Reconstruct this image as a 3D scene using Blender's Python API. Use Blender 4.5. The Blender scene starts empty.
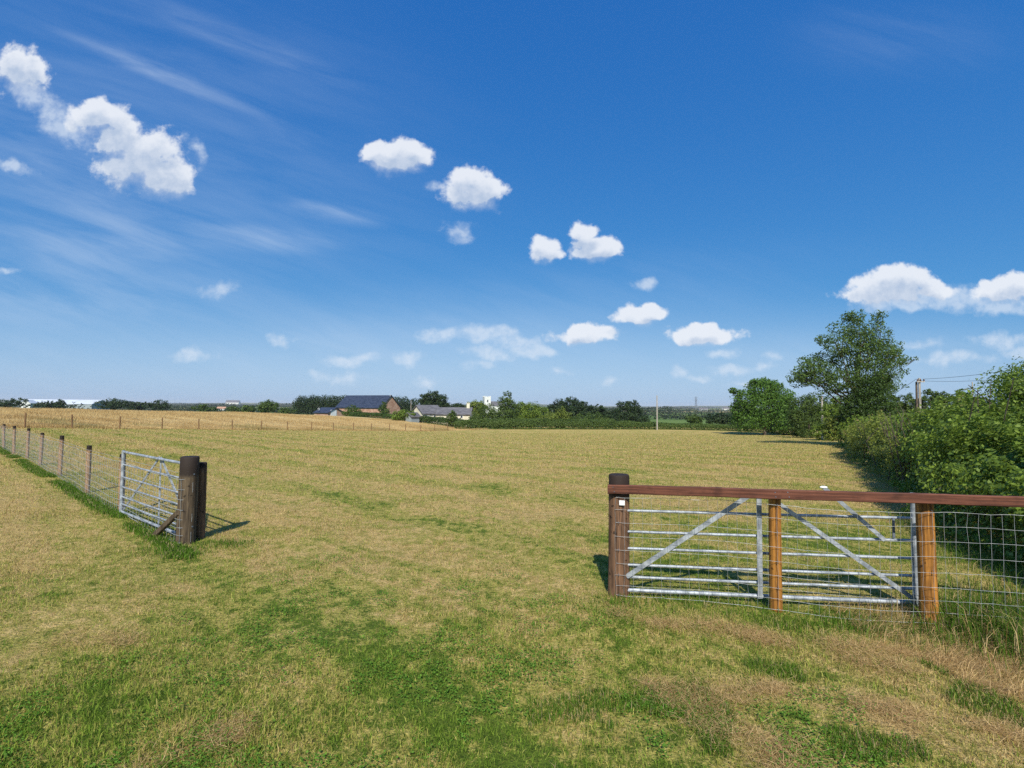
import bpy, math, random
import numpy as np
from mathutils import Vector, Matrix, Euler

random.seed(7)
RNG = np.random.default_rng(11)
R = math.radians
scene = bpy.context.scene
COL = scene.collection

# ------------------------------------------------------------------ camera
EYE = 1.75
FPX = 500.0
cam_d = bpy.data.cameras.new("camera")
cam_d.sensor_width = 36.0
cam_d.lens = FPX / 1024 * 36.0
cam_d.clip_start = 0.05
cam_d.clip_end = 30000
cam = bpy.data.objects.new("camera", cam_d)
COL.objects.link(cam)
CAM_M = Euler((R(90 + 2.52), 0, 0)).to_matrix() @ Matrix.Rotation(R(0.45), 3, 'Z')
cam.matrix_world = Matrix.Translation((0, 0, EYE)) @ CAM_M.to_4x4()
scene.camera = cam

# ------------------------------------------------------------------ light
SUN_EL = 43.0
SUN_AZ = 2.0            # degrees the shadows lean to the right of straight ahead
world = bpy.data.worlds.new("World")
scene.world = world
world.use_nodes = True
sun_d = bpy.data.lights.new("sun", 'SUN')
sun_d.energy = 4.3
sun_d.angle = R(0.5)
sun_d.color = (1.0, 0.955, 0.88)
sun = bpy.data.objects.new("sun", sun_d)
COL.objects.link(sun)
sdir = Vector((math.sin(R(SUN_AZ)), math.cos(R(SUN_AZ)), -math.tan(R(SUN_EL)))).normalized()
sun.rotation_euler = sdir.to_track_quat('-Z', 'Y').to_euler()
scene.view_settings.view_transform = 'Standard'
scene.view_settings.look = 'None'
scene.view_settings.exposure = 0.35
scene.view_settings.gamma = 1.0
scene.cycles.use_denoising = False      # keep the crisp grain of grass and leaves
scene.cycles.adaptive_threshold = 0.006
scene.cycles.max_bounces = 6
scene.cycles.diffuse_bounces = 3
scene.cycles.volume_bounces = 0
scene.cycles.sample_clamp_indirect = 4
SKY_STRENGTH = 0.10
SKY_GRADE = ((.62, 1.19), (.565, .67), (.645, .33))


# ------------------------------------------------------------------ pixel helpers
def pdir(px, py):
    d = CAM_M @ Vector(((px - 512) / FPX, (384 - py) / FPX, -1))
    return d / d.y


def at(px, py, Z):
    d = pdir(px, py)
    return Vector((d.x * Z, Z, EYE + d.z * Z))


# ------------------------------------------------------------------ terrain height
AZ_S = [-1.05, -.97, -.784, -.56, -.42, -.22, -.06, .3, .6, 1.2]
SL_S = [.003, .005, .015, .024, .0286, .033, .037, .0355, .037, .037]
AZ_B = [-1.4, -1.02, -.97, -.784, -.56, -.42, -.22, -.06, -.03, 0.0]
ZB = [30, 35, 37, 44, 56, 65, 80, 93, 98, 400]
AZ_P = [-1.3, -1.05, -.97, -.52, -.36, -.22, -.1, -.04]
P_P = [0.9, .85, .75, .1, -.75, -1.8, -3.1, -3.6]


def smooth(t):
    t = np.clip(t, 0, 1)
    return t * t * (3 - 2 * t)


def boundary(x, y):
    az = x / np.maximum(y, 8.0)
    return y - np.interp(az, AZ_B, ZB)


def ground(x, y):
    x = np.asarray(x, float)
    y = np.asarray(y, float)
    az = x / np.maximum(y, 8.0)
    s = np.interp(az, AZ_S, SL_S)
    yy = np.minimum(y, 105.0)
    d = np.log1p(np.exp(np.clip((yy - 8.0) / 2.5, -30, 30))) * 2.5
    base = -s * d
    far = smooth((y - 105) / 120)
    base = base * (1 - far) + (-5.2) * far
    t = boundary(x, y)
    P = np.interp(az, AZ_P, P_P)
    k = smooth(t / 22.0) * (1 - smooth((t - 30) / 110.0)) * (az < -0.03)
    k = k * smooth((-0.03 - az) / .04)
    g = base * (1 - k) + P * k
    # far rolling land and hills on the horizon
    g = g + smooth((y - 900) / 3000) * 3.0 * np.sin(x * .0021 + 1.3) * np.sin(y * .0013)
    hill = smooth((y - 4300) / 1200)
    g = g + hill * (14 + 8 * np.sin(x * .0009 + .6) + 8 * np.sin(x * .0023 + 2.0) + 3 * np.sin(x * .006))
    near = 1 - smooth((y - 12) / 20)
    g = g + near * (.012 * np.sin(x * 2.3 + y * 1.1) + .01 * np.sin(x * 1.1 - y * 3.1 + 1) + .008 * np.sin(x * 4.7 + y * 3.9))
    return g


def gz(x, y):
    return float(ground(x, y))


def on_ground(px, Z):
    d = pdir(px, 405)
    x = d.x * Z
    return Vector((x, Z, gz(x, Z)))


# ------------------------------------------------------------------ object helpers
def link(o, parent=None):
    COL.objects.link(o)
    if parent is not None:
        o.parent = parent
    return o


def tag(o, label=None, cat=None, group=None, kind=None):
    if label: o['label'] = label
    if cat: o['category'] = cat
    if group: o['group'] = group
    if kind: o['kind'] = kind
    return o


def thing(name, label, cat, loc=(0, 0, 0), group=None):
    o = bpy.data.objects.new(name, None)
    o.empty_display_size = .3
    o.location = loc
    link(o)
    return tag(o, label, cat, group)


def mesh_arrays(name, verts, faces, mat, parent=None, n=3, attrs=None, smooth_shade=False, origin=None):
    """verts (N,3) array, faces (F,n) int array"""
    verts = np.asarray(verts, np.float32)
    faces = np.asarray(faces, np.int32)
    if origin is not None:
        verts = verts - np.asarray(origin, np.float32)
    me = bpy.data.meshes.new(name)
    me.vertices.add(len(verts))
    me.vertices.foreach_set('co', verts.ravel())
    me.loops.add(faces.size)
    me.loops.foreach_set('vertex_index', faces.ravel())
    me.polygons.add(len(faces))
    me.polygons.foreach_set('loop_start', np.arange(0, faces.size, n, dtype=np.int32))
    try:
        me.polygons.foreach_set('loop_total', np.full(len(faces), n, np.int32))
    except Exception:
        pass
    if smooth_shade:
        me.polygons.foreach_set('use_smooth', np.ones(len(faces), bool))
    if attrs:
        for k, v in attrs.items():
            a = me.attributes.new(k, 'FLOAT', 'POINT')
            a.data.foreach_set('value', np.asarray(v, np.float32))
    me.update(calc_edges=True)
    me.materials.append(mat)
    o = bpy.data.objects.new(name, me)
    if origin is not None and parent is None:
        o.location = origin
    link(o, parent)
    return o


class MB:
    """collects shapes, builds ONE mesh object (coordinates local to the parent thing)"""

    def __init__(self, origin=(0, 0, 0)):
        self.v = []
        self.f = []
        self.sm = []
        self.o = Vector(origin)

    def add(self, vs, fs, sm=False):
        b = len(self.v)
        self.v += [tuple(Vector(p) - self.o) for p in vs]
        self.f += [tuple(b + i for i in f) for f in fs]
        self.sm += [sm] * len(fs)

    def tube(self, pts, radii, n=8, cap=True, sm=True):
        pts = [Vector(p) for p in pts]
        if not hasattr(radii, '__len__'):
            radii = [radii] * len(pts)
        vs, fs = [], []
        up = None
        for i, p in enumerate(pts):
            a = pts[max(i - 1, 0)]
            b = pts[min(i + 1, len(pts) - 1)]
            t = (b - a).normalized()
            if up is None:
                up = Vector((0, 0, 1)) if abs(t.z) < .9 else Vector((1, 0, 0))
            s = t.cross(up).normalized()
            u = s.cross(t).normalized()
            up = u
            for k in range(n):
                an = 2 * math.pi * (k + .5) / n
                vs.append(p + (s * math.cos(an) + u * math.sin(an)) * radii[i])
        for i in range(len(pts) - 1):
            for k in range(n):
                k2 = (k + 1) % n
                fs.append((i * n + k, i * n + k2, (i + 1) * n + k2, (i + 1) * n + k))
        self.add(vs, fs, sm)
        if cap:
            self.add(vs[:n], [tuple(range(n))[::-1]])
            self.add(vs[-n:], [tuple(range(n))])

    def box(self, c, size, M=None, bevel=0.0):
        c = Vector(c)
        hx, hy, hz = [s / 2 for s in size]
        b = min(bevel, hx * .9, hy * .9, hz * .9)
        M = M or Matrix.Identity(3)
        if b <= 0:
            vs = [c + M @ Vector((x * hx, y * hy, z * hz)) for x in (-1, 1) for y in (-1, 1) for z in (-1, 1)]
            fs = [(0, 1, 3, 2), (4, 6, 7, 5), (0, 4, 5, 1), (2, 3, 7, 6), (0, 2, 6, 4), (1, 5, 7, 3)]
            self.add(vs, fs)
            return
        # chamfered along x : octagonal section
        sec = [(-hy + b, -hz), (hy - b, -hz), (hy, -hz + b), (hy, hz - b), (hy - b, hz), (-hy + b, hz), (-hy, hz - b), (-hy, -hz + b)]
        vs = []
        for x in (-hx, hx):
            for (y, z) in sec:
                vs.append(c + M @ Vector((x, y, z)))
        fs = [(k, (k + 1) % 8, 8 + (k + 1) % 8, 8 + k) for k in range(8)]
        fs += [tuple(range(8))[::-1], tuple(range(8, 16))]
        self.add(vs, fs)

    def build(self, name, mat, parent=None):
        me = bpy.data.meshes.new(name)
        me.from_pydata(self.v, [], self.f)
        me.polygons.foreach_set('use_smooth', self.sm)
        me.materials.append(mat)
        me.update()
        o = bpy.data.objects.new(name, me)
        return link(o, parent)


# ------------------------------------------------------------------ materials
class NT:
    def __init__(self, tree):
        self.t = tree

    def n(self, typ, **kw):
        nd = self.t.nodes.new(typ)
        for k, v in kw.items():
            setattr(nd, k, v)
        return nd

    def l(self, a, b):
        self.t.links.new(a, b)

    def val(self, sock, v):
        if hasattr(v, 'is_linked') or isinstance(v, bpy.types.NodeSocket):
            self.l(v, sock)
        else:
            sock.default_value = v

    def math(self, op, a, b=None, c=None, clamp=False):
        nd = self.n('ShaderNodeMath', operation=op, use_clamp=clamp)
        self.val(nd.inputs[0], a)
        if b is not None: self.val(nd.inputs[1], b)
        if c is not None: self.val(nd.inputs[2], c)
        return nd.outputs[0]

    def vmath(self, op, a, b=None, out=0):
        nd = self.n('ShaderNodeVectorMath', operation=op)
        self.val(nd.inputs[0], a)
        if b is not None: self.val(nd.inputs[1], b)
        return nd.outputs[out]

    def noise(self, vec, scale, detail=3, rough=.55, dist=0.0, dim='3D'):
        nd = self.n('ShaderNodeTexNoise', noise_dimensions=dim)
        if vec is not None: self.l(vec, nd.inputs['Vector'])
        nd.inputs['Scale'].default_value = scale
        nd.inputs['Detail'].default_value = detail
        nd.inputs['Roughness'].default_value = rough
        nd.inputs['Distortion'].default_value = dist
        return nd.outputs['Fac']

    def ramp(self, f, lo, hi, a=0.0, b=1.0, interp='SMOOTHSTEP'):
        nd = self.n('ShaderNodeMapRange', interpolation_type=interp)
        self.val(nd.inputs['Value'], f)
        nd.inputs['From Min'].default_value = lo
        nd.inputs['From Max'].default_value = hi
        self.val(nd.inputs['To Min'], a)
        self.val(nd.inputs['To Max'], b)
        return nd.outputs[0]

    def mix(self, f, a, b, mode='MIX'):
        nd = self.n('ShaderNodeMix', data_type='RGBA', blend_type=mode, clamp_factor=True)
        self.val(nd.inputs[0], f)
        for s, v in ((nd.inputs[6], a), (nd.inputs[7], b)):
            if isinstance(v, (tuple, list)):
                s.default_value = tuple(v) + ((1,) if len(v) == 3 else ())
            else:
                self.l(v, s)
        return nd.outputs[2]

    def scalev(self, vec, s):
        return self.vmath('MULTIPLY', vec, s)


def new_mat(name):
    m = bpy.data.materials.new(name)
    m.use_nodes = True
    nt = NT(m.node_tree)
    m.node_tree.nodes.clear()
    out = nt.n('ShaderNodeOutputMaterial')
    return m, nt, out


def principled(nt, out, color, rough=.8, metal=0.0, bump=None, bump_str=.3, bump_dist=.02, spec=.3):
    b = nt.n('ShaderNodeBsdfPrincipled')
    if isinstance(color, (tuple, list)):
        b.inputs['Base Color'].default_value = tuple(color[:3]) + (1,)
    else:
        nt.l(color, b.inputs['Base Color'])
    nt.val(b.inputs['Roughness'], rough)
    nt.val(b.inputs['Metallic'], metal)
    b.inputs['Specular IOR Level'].default_value = spec
    if bump is not None:
        bn = nt.n('ShaderNodeBump')
        bn.inputs['Strength'].default_value = bump_str
        bn.inputs['Distance'].default_value = bump_dist
        nt.l(bump, bn.inputs['Height'])
        nt.l(bn.outputs[0], b.inputs['Normal'])
    nt.l(b.outputs[0], out.inputs[0])
    return b


def simple_mat(name, c1, c2, scale=5, rough=.8, metal=0.0, bump=.2, stretch=(1, 1, 1), detail=5, spec=.3):
    m, nt, out = new_mat(name)
    tc = nt.n('ShaderNodeTexCoord')
    v = nt.vmath('MULTIPLY', tc.outputs['Object'], stretch)
    f = nt.noise(v, scale, detail, .6)
    col = nt.mix(nt.ramp(f, .35, .65), c1, c2)
    principled(nt, out, col, rough, metal, f, bump, .01, spec)
    return m


def wood_mat(name, c_dark, c_light, top=None, top_z=None, wet=0.0):
    m, nt, out = new_mat(name)
    tc = nt.n('ShaderNodeTexCoord')
    v = nt.vmath('MULTIPLY', tc.outputs['Object'], (28, 28, 1.6))
    g = nt.noise(v, 1.6, 6, .65, .4)
    p = nt.noise(tc.outputs['Object'], 5.0, 3, .6)
    col = nt.mix(nt.ramp(g, .32, .68), c_dark, c_light)
    col = nt.mix(nt.ramp(p, .55, .75, 0, .55), col, tuple(c * .45 for c in c_dark))
    sp = nt.noise(tc.outputs['Object'], 16.0, 2, .5)
    col = nt.mix(nt.ramp(sp, .66, .72, 0, .8), col, tuple(c * .3 for c in c_dark))
    if top is not None:
        sx = nt.n('ShaderNodeSeparateXYZ')
        nt.l(tc.outputs['Object'], sx.inputs[0])
        zz = nt.math('ADD', sx.outputs[2], nt.math('MULTIPLY', nt.math('SUBTRACT', g, .5), .12))
        col = nt.mix(nt.ramp(zz, top_z - .03, top_z + .03), col, top)
    principled(nt, out, col, .75, 0, g, .5, .006, .25)
    return m


def rail_mat(name, c_dark, c_light):
    m, nt, out = new_mat(name)
    tc = nt.n('ShaderNodeTexCoord')
    v = nt.vmath('MULTIPLY', tc.outputs['Object'], (1.5, 30, 45))
    g = nt.noise(v, 1.5, 6, .65, .5)
    p = nt.noise(tc.outputs['Object'], 7.0, 3, .6)
    vo = nt.n('ShaderNodeTexVoronoi', feature='F1')
    nt.l(nt.vmath('MULTIPLY', tc.outputs['Object'], (2.2, 3, 5)), vo.inputs['Vector'])
    col = nt.mix(nt.ramp(g, .3, .7), c_dark, c_light)
    col = nt.mix(nt.ramp(p, .5, .75, 0, .6), col, tuple(c * .55 for c in c_dark))
    col = nt.mix(nt.ramp(vo.outputs['Distance'], .05, .10, .85, 0), col, (.02, .01, .008))
    principled(nt, out, col, .7, 0, g, .4, .004, .3)
    return m


def leaf_mat(name, dark, light, hi=None, trans=.35):
    m, nt, out = new_mat(name)
    at_ = nt.n('ShaderNodeAttribute', attribute_name='rnd')
    geo = nt.n('ShaderNodeNewGeometry')
    f = nt.noise(geo.outputs['Position'], .7, 2, .5)
    k = nt.math('ADD', nt.math('MULTIPLY', at_.outputs['Fac'], .65), nt.math('MULTIPLY', f, .5))
    col = nt.mix(nt.ramp(k, .15, .95), dark, light)
    if hi:
        col = nt.mix(nt.ramp(at_.outputs['Fac'], .90, .94), col, hi)
    b = nt.n('ShaderNodeBsdfPrincipled')
    nt.l(col, b.inputs['Base Color'])
    b.inputs['Roughness'].default_value = .55
    b.inputs['Specular IOR Level'].default_value = .25
    t = nt.n('ShaderNodeBsdfTranslucent')
    tcx = nt.mix(.5, col, tuple(min(1, c * 1.5) for c in light))
    nt.l(tcx, t.inputs[0])
    ms = nt.n('ShaderNodeMixShader')
    ms.inputs[0].default_value = trans
    nt.l(b.outputs[0], ms.inputs[1])
    nt.l(t.outputs[0], ms.inputs[2])
    nt.l(ms.outputs[0], out.inputs[0])
    return m


M_ = {}
M_['dark_post'] = wood_mat('dark treated timber', (.055, .032, .02), (.24, .13, .07), (.030, .019, .014), .93)
M_['grey_post'] = wood_mat('weathered timber', (.035, .024, .016), (.15, .11, .065), (.030, .021, .016), .86)
M_['orange_post'] = wood_mat('orange treated timber', (.12, .050, .012), (.47, .205, .038), (.05, .028, .018), 1.0)
M_['stake'] = wood_mat('brown stake timber', (.19, .11, .055), (.44, .28, .15), (.02, .014, .01), .86)
M_['far_stake'] = wood_mat('far stake timber', (.12, .066, .03), (.26, .15, .07))
M_['rail'] = rail_mat('red brown rail timber', (.060, .021, .012), (.185, .068, .038))
M_['galv'] = simple_mat('galvanised steel', (.22, .245, .265), (.44, .47, .49), 14, .55, .3, .1, spec=.4)
M_['galv_dull'] = simple_mat('dull steel fitting', (.12, .14, .17), (.22, .25, .29), 12, .5, .4, .1)
M_['wire'] = simple_mat('fence wire', (.34, .36, .36), (.55, .57, .56), 20, .5, .4, 0)
M_['white'] = simple_mat('white plastic', (.75, .75, .72), (.82, .82, .8), 10, .5, 0, .05)
M_['pole_wood'] = simple_mat('grey pole timber', (.30, .27, .22), (.46, .42, .36), 3, .85, 0, .2, (6, 6, .6))
M_['bark'] = simple_mat('bark', (.055, .04, .03), (.14, .11, .08), 6, .9, 0, .6, (3, 3, .8))
M_['brick'] = simple_mat('orange brick', (.36, .19, .12), (.52, .33, .23), 1.2, .9, 0, .1)
M_['render'] = simple_mat('cream render', (.60, .55, .40), (.72, .68, .52), 1.0, .9, 0, .1)
M_['tower'] = simple_mat('white rendered stone', (.60, .60, .56), (.78, .78, .74), .8, .9, 0, .1)
M_['slate'] = simple_mat('dark blue slate', (.020, .028, .048), (.045, .058, .092), .8, .55, 0, .1, (1, 4, 4))
M_['slate_grey'] = simple_mat('grey slate', (.085, .082, .088), (.17, .165, .17), .9, .7, 0, .1, (1, 4, 4))
M_['shed_roof'] = simple_mat('pale sheet roof', (.50, .54, .58), (.62, .66, .70), .1, .5, 0, .02)
M_['shed_wall'] = simple_mat('grey sheet wall', (.20, .24, .25), (.32, .36, .36), .1, .7, 0, .02)
M_['glass'] = simple_mat('dark window glass', (.02, .025, .03), (.04, .05, .06), 1, .15, 0, 0, spec=.6)
M_['frame'] = simple_mat('white frame paint', (.7, .7, .68), (.8, .8, .78), 2, .6, 0, 0)
M_['cable'] = simple_mat('black cable', (.02, .02, .02), (.04, .04, .04), 2, .6, 0, 0)
M_['ceramic'] = simple_mat('brown ceramic', (.10, .05, .03), (.16, .08, .05), 2, .3, 0, 0)


# ------------------------------------------------------------------ world sky with clouds
def build_world():
    nt = NT(world.node_tree)
    world.node_tree.nodes.clear()
    out = nt.n('ShaderNodeOutputWorld')
    bg = nt.n('ShaderNodeBackground')
    bg.inputs['Strength'].default_value = SKY_STRENGTH
    sky = nt.n('ShaderNodeTexSky', sky_type='NISHITA')
    sky.sun_disc = False
    sky.sun_elevation = R(SUN_EL)
    sky.sun_rotation = R(180 + SUN_AZ)
    sky.altitude = 100
    sky.air_density = 0.78
    sky.dust_density = 0.9
    sky.ozone_density = 6.0
    # the camera's compressed, saturated rendering of the blue
    sc_ = nt.n('ShaderNodeSeparateColor')
    nt.l(sky.outputs[0], sc_.inputs[0])
    cc_ = nt.n('ShaderNodeCombineColor')
    for ch, (gain, pw) in enumerate(SKY_GRADE):
        v = nt.math('POWER', nt.math('MULTIPLY', sc_.outputs[ch], SKY_STRENGTH), pw)
        nt.l(nt.math('MULTIPLY', v, gain / SKY_STRENGTH), cc_.inputs[ch])
    skyc = cc_.outputs[0]
    tc = nt.n('ShaderNodeTexCoord')
    D = tc.outputs['Generated']
    sep = nt.n('ShaderNodeSeparateXYZ')
    nt.l(D, sep.inputs[0])
    front = nt.ramp(sep.outputs[1], .05, .15)
    yc = nt.math('MAXIMUM', sep.outputs[1], .05)
    comb = nt.n('ShaderNodeCombineXYZ')
    nt.l(nt.math('DIVIDE', sep.outputs[0], yc), comb.inputs[0])
    nt.l(nt.math('DIVIDE', sep.outputs[2], yc), comb.inputs[1])
    UV = comb.outputs[0]

    def field(name, blobs, nscale, namp):
        g = bpy.data.node_groups.new(name, 'ShaderNodeTree')
        g.interface.new_socket('V', in_out='INPUT', socket_type='NodeSocketVector')
        g.interface.new_socket('F', in_out='OUTPUT', socket_type='NodeSocketFloat')
        q = NT(g)
        gi = q.n('NodeGroupInput')
        go = q.n('NodeGroupOutput')
        V = gi.outputs[0]
        # domain warp for billowing outlines
        wn = q.n('ShaderNodeTexNoise', noise_dimensions='3D')
        q.l(V, wn.inputs['Vector'])
        wn.inputs['Scale'].default_value = 16
        wn.inputs['Detail'].default_value = 4
        wv = q.vmath('MULTIPLY', q.vmath('SUBTRACT', wn.outputs['Color'], (.5, .5, .5)), (.055, .045, 0))
        W = q.vmath('ADD', V, wv)
        best = None
        for (px, py, rx, ry, w, ang) in blobs:
            d = pdir(px, py)
            c = q.vmath('SUBTRACT', W, (d.x, d.z, 0))
            if ang:
                rt = q.n('ShaderNodeVectorRotate', rotation_type='Z_AXIS')
                q.l(c, rt.inputs['Vector'])
                rt.inputs['Angle'].default_value = R(ang)
                c = rt.outputs[0]
            c = q.vmath('MULTIPLY', c, (FPX / rx / 1.22, FPX / ry / 1.25, 0))
            ln = q.vmath('LENGTH', c, out=1)
            v = q.math('MULTIPLY', q.math('SUBTRACT', 1.0, ln), w)
            best = v if best is None else q.math('SMOOTH_MAX', best, v, .12)
        f1 = q.noise(V, nscale, 7, .62)
        f = q.math('ADD', best, q.math('MULTIPLY', q.math('SUBTRACT', f1, .5), namp))
        q.l(f, go.inputs[0])
        return g

    A = [(98, 118, 30, 17, 1, 0), (138, 160, 40, 26, 1, -25), (163, 178, 30, 22, 1, 0), (118, 140, 30, 20, 1, 0),
         (22, 70, 26, 22, .9, 30),
         (396, 157, 33, 17, 1, 0), (375, 154, 14, 11, 1, 0), (412, 152, 15, 13, 1, 0), (474, 192, 30, 19, 1, 0), (470, 180, 17, 14, 1, 0), (494, 190, 14, 12, 1, 0),
         (545, 251, 15, 11, .95, 0), (596, 248, 25, 13, 1, 0), (584, 231, 15, 10, .95, 0), (606, 250, 14, 12, 1, 0),
         (640, 316, 28, 9, .9, 0), (650, 311, 12, 8, .9, 0), (588, 335, 34, 9, .9, 0), (575, 330, 12, 6, .9, 0), (703, 335, 36, 9, .95, 0), (705, 328, 16, 8, .95, 0),
         (897, 290, 48, 14, 1.05, 0), (905, 276, 28, 13, 1, 0), (862, 295, 22, 8, .9, 0), (930, 292, 24, 8, .9, 0), (885, 296, 50, 9, .95, 0), (930, 284, 16, 7, .8, 0),
         (1008, 293, 34, 12, .95, 0), (1022, 284, 22, 10, .95, 0), (990, 287, 12, 7, .8, 0),
         (1075, 292, 40, 20, 1, 0), (-50, 80, 50, 30, 1, 0), (1150, 200, 40, 20, 1, 0)]
    B = [(365, 357, 14, 6, .8, 0), (425, 380, 16, 5, .6, 0), (742, 383, 14, 4, .6, 0), (775, 356, 12, 5, .7, 0), (700, 377, 12, 4, .6, 0), (560, 372, 14, 4, .55, 0), (480, 366, 18, 5, .7, 0), (958, 299, 50, 13, 1.2, 0), (905, 305, 55, 8, 1, 0), (1000, 308, 46, 8, 1, 0), (55, 118, 44, 17, 1.15, 38), (30, 95, 26, 16, .9, 30), (12, 166, 26, 7, .9, 12), (196, 150, 8, 18, .6, -30), (437, 187, 11, 6, .8, 0), (458, 233, 17, 12, .85, 0),
         (645, 284, 14, 7, .8, -10), (490, 333, 36, 10, 1, 5), (440, 333, 26, 8, .9, 0), (530, 350, 26, 8, 1, 0), (545, 352, 14, 7, .9, 0), (490, 353, 30, 9, .9, 5), (515, 342, 30, 9, .9, 0),
         (408, 357, 19, 8, 1, 0), (345, 360, 28, 7, .9, 0), (195, 355, 22, 6, .9, 0), (281, 341, 14, 8, .8, 20), (340, 378, 30, 7, .6, 0),
         (720, 354, 20, 6, .8, 0), (731, 367, 20, 6, .8, 0), (680, 372, 9, 5, .8, 0), (608, 382, 11, 5, .7, 0), (1002, 341, 28, 9, 1, 0), (955, 359, 38, 8, .9, 0), (1020, 352, 20, 8, .9, 0),
         (222, 290, 20, 8, .55, 0), (8, 268, 14, 5, .9, 0), (765, 366, 16, 5, .7, 0), (920, 345, 30, 5, .5, 0)]
    gA = field('cumulus field', A, 24, 1.15)
    gB = field('thin cumulus field', B, 26, 1.5)

    def use(g, v):
        nd = nt.n('ShaderNodeGroup')
        nd.node_tree = g
        nt.l(v, nd.inputs[0])
        return nd.outputs[0]
    fA = use(gA, UV)
    fA2 = use(gA, nt.vmath('ADD', UV, (.0, .030, 0)))
    fB = use(gB, UV)
    under = nt.ramp(nt.math('SUBTRACT', fA2, fA), -.05, .45)
    aA = nt.ramp(nt.math('DIVIDE', fA, nt.math('ADD', .33, nt.math('MULTIPLY', under, .6))), -.05, 1.0)
    aB = nt.math('MULTIPLY', nt.ramp(fB, .0, .75), .62)
    # stretched cirrus
    mp = nt.n('ShaderNodeVectorRotate', rotation_type='Z_AXIS')
    nt.l(UV, mp.inputs['Vector'])
    mp.inputs['Angle'].default_value = R(18)
    cv = nt.vmath('MULTIPLY', mp.outputs[0], (1.0, 6.5, 1))
    c1 = nt.noise(cv, 2.6, 7, .62, .35)

    def soft(px, py, rx, ry, ang):
        d = pdir(px, py)
        c = nt.vmath('SUBTRACT', UV, (d.x, d.z, 0))
        rt = nt.n('ShaderNodeVectorRotate', rotation_type='Z_AXIS')
        nt.l(c, rt.inputs['Vector'])
        rt.inputs['Angle'].default_value = R(ang)
        c = nt.vmath('MULTIPLY', rt.outputs[0], (FPX / rx, FPX / ry, 0))
        return nt.ramp(nt.vmath('LENGTH', c, out=1), 1.0, .15)
    cm = None
    for (a, k) in ((soft(330, 213, 75, 14, 10), 1.1), (soft(250, 238, 120, 20, 4), .8), (soft(90, 235, 160, 45, 0), .55),
                   (soft(165, 75, 150, 12, 22), .75), (soft(240, 40, 190, 20, 22), .35), (soft(60, 290, 300, 60, 0), .35), (soft(860, 360, 260, 40, 0), .45),
                   (soft(430, 350, 330, 50, 0), .35), (soft(560, 300, 400, 60, -8), .22), (soft(900, 40, 160, 60, 0), .2), (soft(60, 170, 140, 60, 15), .30)):
        v = nt.math('MULTIPLY', a, k)
        cm = v if cm is None else nt.math('ADD', cm, v)
    aC = nt.math('MULTIPLY', cm, nt.ramp(c1, .30, .78, .12, .85))
    aC = nt.math('MINIMUM', nt.math('MULTIPLY', aC, .55), .55)
    veil = nt.math('MULTIPLY', soft(60, 200, 520, 330, 0), nt.ramp(c1, .25, .75, .02, .17))
    veil = nt.math('ADD', veil, nt.math('MULTIPLY', soft(512, 420, 1700, 150, 0), .44))
    aC = nt.math('ADD', aC, nt.math('MULTIPLY', veil, nt.math('SUBTRACT', 1.0, aC)))
    shade = nt.ramp(fA2, -.10, .55)
    detail = nt.noise(UV, 42, 5, .6)
    shade = nt.math('MULTIPLY', shade, nt.ramp(detail, .3, .7, .6, 1.0))
    aB = nt.math('MULTIPLY', aB, nt.ramp(detail, .28, .62, .45, 1.0))
    cloudA = nt.mix(shade, (6.7, 7.0, 7.5), (3.8, 4.6, 5.9))
    col = nt.mix(nt.math('MULTIPLY', aC, front), skyc, (4.7, 5.7, 7.1))
    col = nt.mix(nt.math('MULTIPLY', aB, front), col, (5.7, 6.4, 7.3))
    col = nt.mix(nt.math('MULTIPLY', nt.math('MULTIPLY', aA, .92), front), col, cloudA)
    nt.l(col, bg.inputs['Color'])
    nt.l(bg.outputs[0], out.inputs['Surface'])


build_world()


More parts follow.
